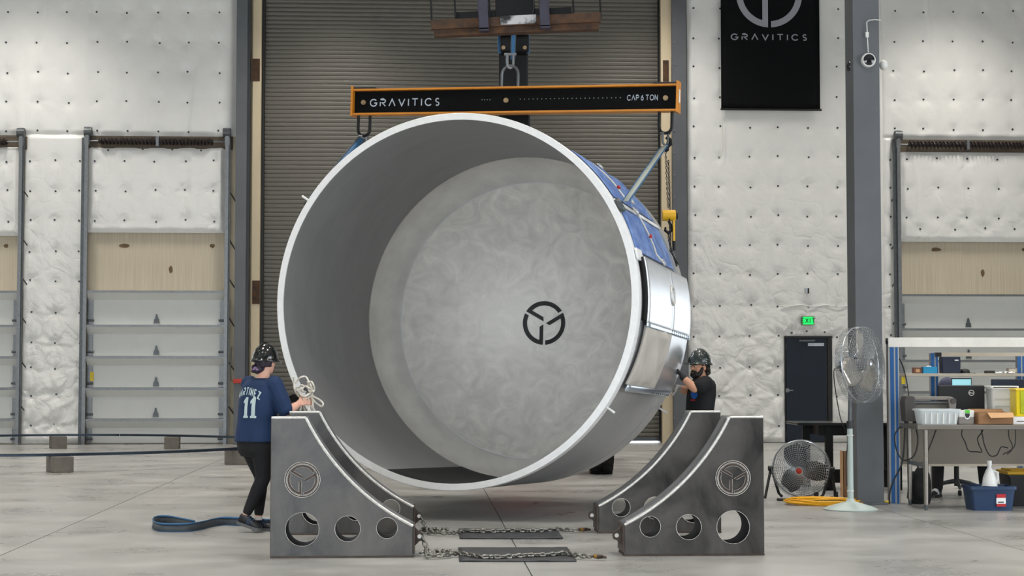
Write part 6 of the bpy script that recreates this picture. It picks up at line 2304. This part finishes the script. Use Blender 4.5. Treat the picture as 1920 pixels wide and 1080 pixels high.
MB().box(-36 * kt, 36 * kt, -0.23, 0.23, 59 * kt, 66 * kt).build('lid', 'lid_yellow', t, bevel=0.012)
MB().box(-28 * kt, 28 * kt, -0.18, 0.18, 66 * kt, 68.5 * kt).build('lid_panel', 'lid_yellow', t, bevel=0.006)

# ---- person sitting at the rear desk with an office chair
SY = 20.55
def sp_(px, z, dy=0.0):
    return Vector(((px - 960) / FPX * (SY + dy), SY + dy, z))


oc = thing('office_chair', 'black office chair with a star base under the seated person', 'chair', sp_(1790, 0, 0.05))
MB().lathe([(0.0, 0.42), (0.2, 0.42), (0.24, 0.45), (0.24, 0.49), (0.2, 0.51), (0.0, 0.51)], 28).build('seat', 'black', oc, smooth=50)
MB().box(-0.2, 0.2, 0.2, 0.26, 0.6, 1.05).build('backrest', 'black', oc, bevel=0.03)
MB().box(-0.03, 0.03, 0.2, 0.24, 0.45, 0.65).build('back_bar', 'black', oc)
MB().cyl((0, 0, 0.1), (0, 0, 0.43), 0.03, n=14).build('gas_column', 'black', oc)
for k in range(5):
    a = 2 * PI * k / 5 - 0.45
    d = Vector((math.cos(a), math.sin(a), 0))
    MB().tube([Vector((0, 0, 0.16)), d * 0.15 + Vector((0, 0, 0.14)), d * 0.3 + Vector((0, 0, 0.09))], [0.03, 0.024, 0.018], 8).build('base_spoke', 'galv_dark', oc)
    MB().cyl(d * 0.3 + Vector((-0.015, 0, 0.035)), d * 0.3 + Vector((0.015, 0, 0.035)), 0.034, n=14).build('caster', 'rubber', oc)
sp2 = thing('person', 'seated person in dark clothes and grey cap hidden behind the monitor', 'person', sp_(1790, 0))
F = Vector((-0.25, -1, 0)).normalized()
Rt = Vector((F.y, -F.x, 0))
hc = sp_(1775, 1.265, -0.1)
hF = Vector((-0.85, -0.5, 0)).normalized()
hR = Vector((hF.y, -hF.x, 0))
b = MB()
head(b, hc, hR, hF)
limb(b, [(hc - Vector((0, 0, 0.07)), 0.056), (sp_(1778, 1.1, -0.05), 0.062)])
torso(b, [(sp_(1778, 1.1, -0.05), 0.09, 0.06), (sp_(1779, 1.03, -0.05), 0.16, 0.09), (sp_(1783, 0.8, 0.0), 0.15, 0.1), (sp_(1786, 0.56, 0.03), 0.16, 0.11)], Rt, F)
hips = [(sp_(1772, 0.58, 0.0), sp_(1757, 0.56, -0.36), sp_(1754, 0.09, -0.40)), (sp_(1806, 0.58, 0.0), sp_(1838, 0.56, -0.30), sp_(1843, 0.09, -0.28))]
for h_, k_, a_ in hips:
    limb(b, [(h_, 0.08), (k_, 0.055), (a_, 0.038)])
arms = [(sp_(1754, 1.02, -0.08), sp_(1748, 0.78, -0.15), sp_(1766, 0.76, -0.36)), (sp_(1806, 1.0, -0.05), sp_(1816, 0.76, -0.12), sp_(1800, 0.76, -0.36))]
for s_, e_, w_2 in arms:
    limb(b, [(s_, 0.055), (e_, 0.045), (w_2, 0.03)])
hand(b, arms[0][2], (0.2, -1, 0), (0, 0, -1), -1, 0.25)
hand(b, arms[1][2], (-0.2, -1, 0), (0, 0, -1), 1, 0.25)
remesh(b, 'body', 'skin_m', sp2, 0.008, 3)
b = MB()
torso(b, [(sp_(1778, 1.12, -0.05), 0.09, 0.07), (sp_(1779, 1.07, -0.05), 0.17, 0.1), (sp_(1779, 1.0, -0.05), 0.19, 0.12), (sp_(1783, 0.8, 0.0), 0.18, 0.13), (sp_(1786, 0.56, 0.03), 0.19, 0.14)], Rt, F)
for s_, e_, w_2 in arms:
    limb(b, [(s_, 0.08), (e_, 0.066), (e_ + (w_2 - e_) * 0.8, 0.045)])
remesh(b, 'shirt', 'shirt_black', sp2, 0.012, 3)
b = MB()
for h_, k_, a_ in hips:
    limb(b, [(h_, 0.1), (k_, 0.08), (a_ + Vector((0, 0, 0.02)), 0.066)])
torso(b, [(sp_(1786, 0.64, 0.03), 0.17, 0.12), (sp_(1787, 0.53, 0.03), 0.19, 0.15)], Rt, F)
remesh(b, 'trousers', 'trousers', sp2, 0.012, 3)
for (h_, k_, a_), dr in zip(hips, (Vector((-0.6, -0.8, 0)), Vector((0.3, -0.95, 0)))):
    hl = Vector((a_.x, a_.y, 0)) - dr * 0.06
    shoe(sp2, hl, hl + dr * 0.28, mats=('shoe', 'black', 'paper'))
CMx = Matrix(((hR.x, hF.x, 0, hc.x), (hR.y, hF.y, 0, hc.y), (0, 0, 1, hc.z + 0.035), (0, 0, 0, 1)))
CMx = MW[sp2.name].inverted() @ CMx
MB().lathe([(math.cos(t_ * PI / 20), math.sin(t_ * PI / 20)) for t_ in range(11)], 28, CMx @ Matrix.Diagonal((0.092, 0.112, 0.105, 1))).build('cap_crown', 'cap_grey', sp2, smooth=60, solid=0.004)
MB().prism([(-0.075, 0.085), (0.075, 0.085), (0.06, 0.16), (0.03, 0.185), (-0.03, 0.185), (-0.06, 0.16)], -0.004, 0.004, CMx @ Matrix.Rotation(R_(-8), 4, 'X')).build('cap_peak', 'fan_dark', sp2, smooth=None)
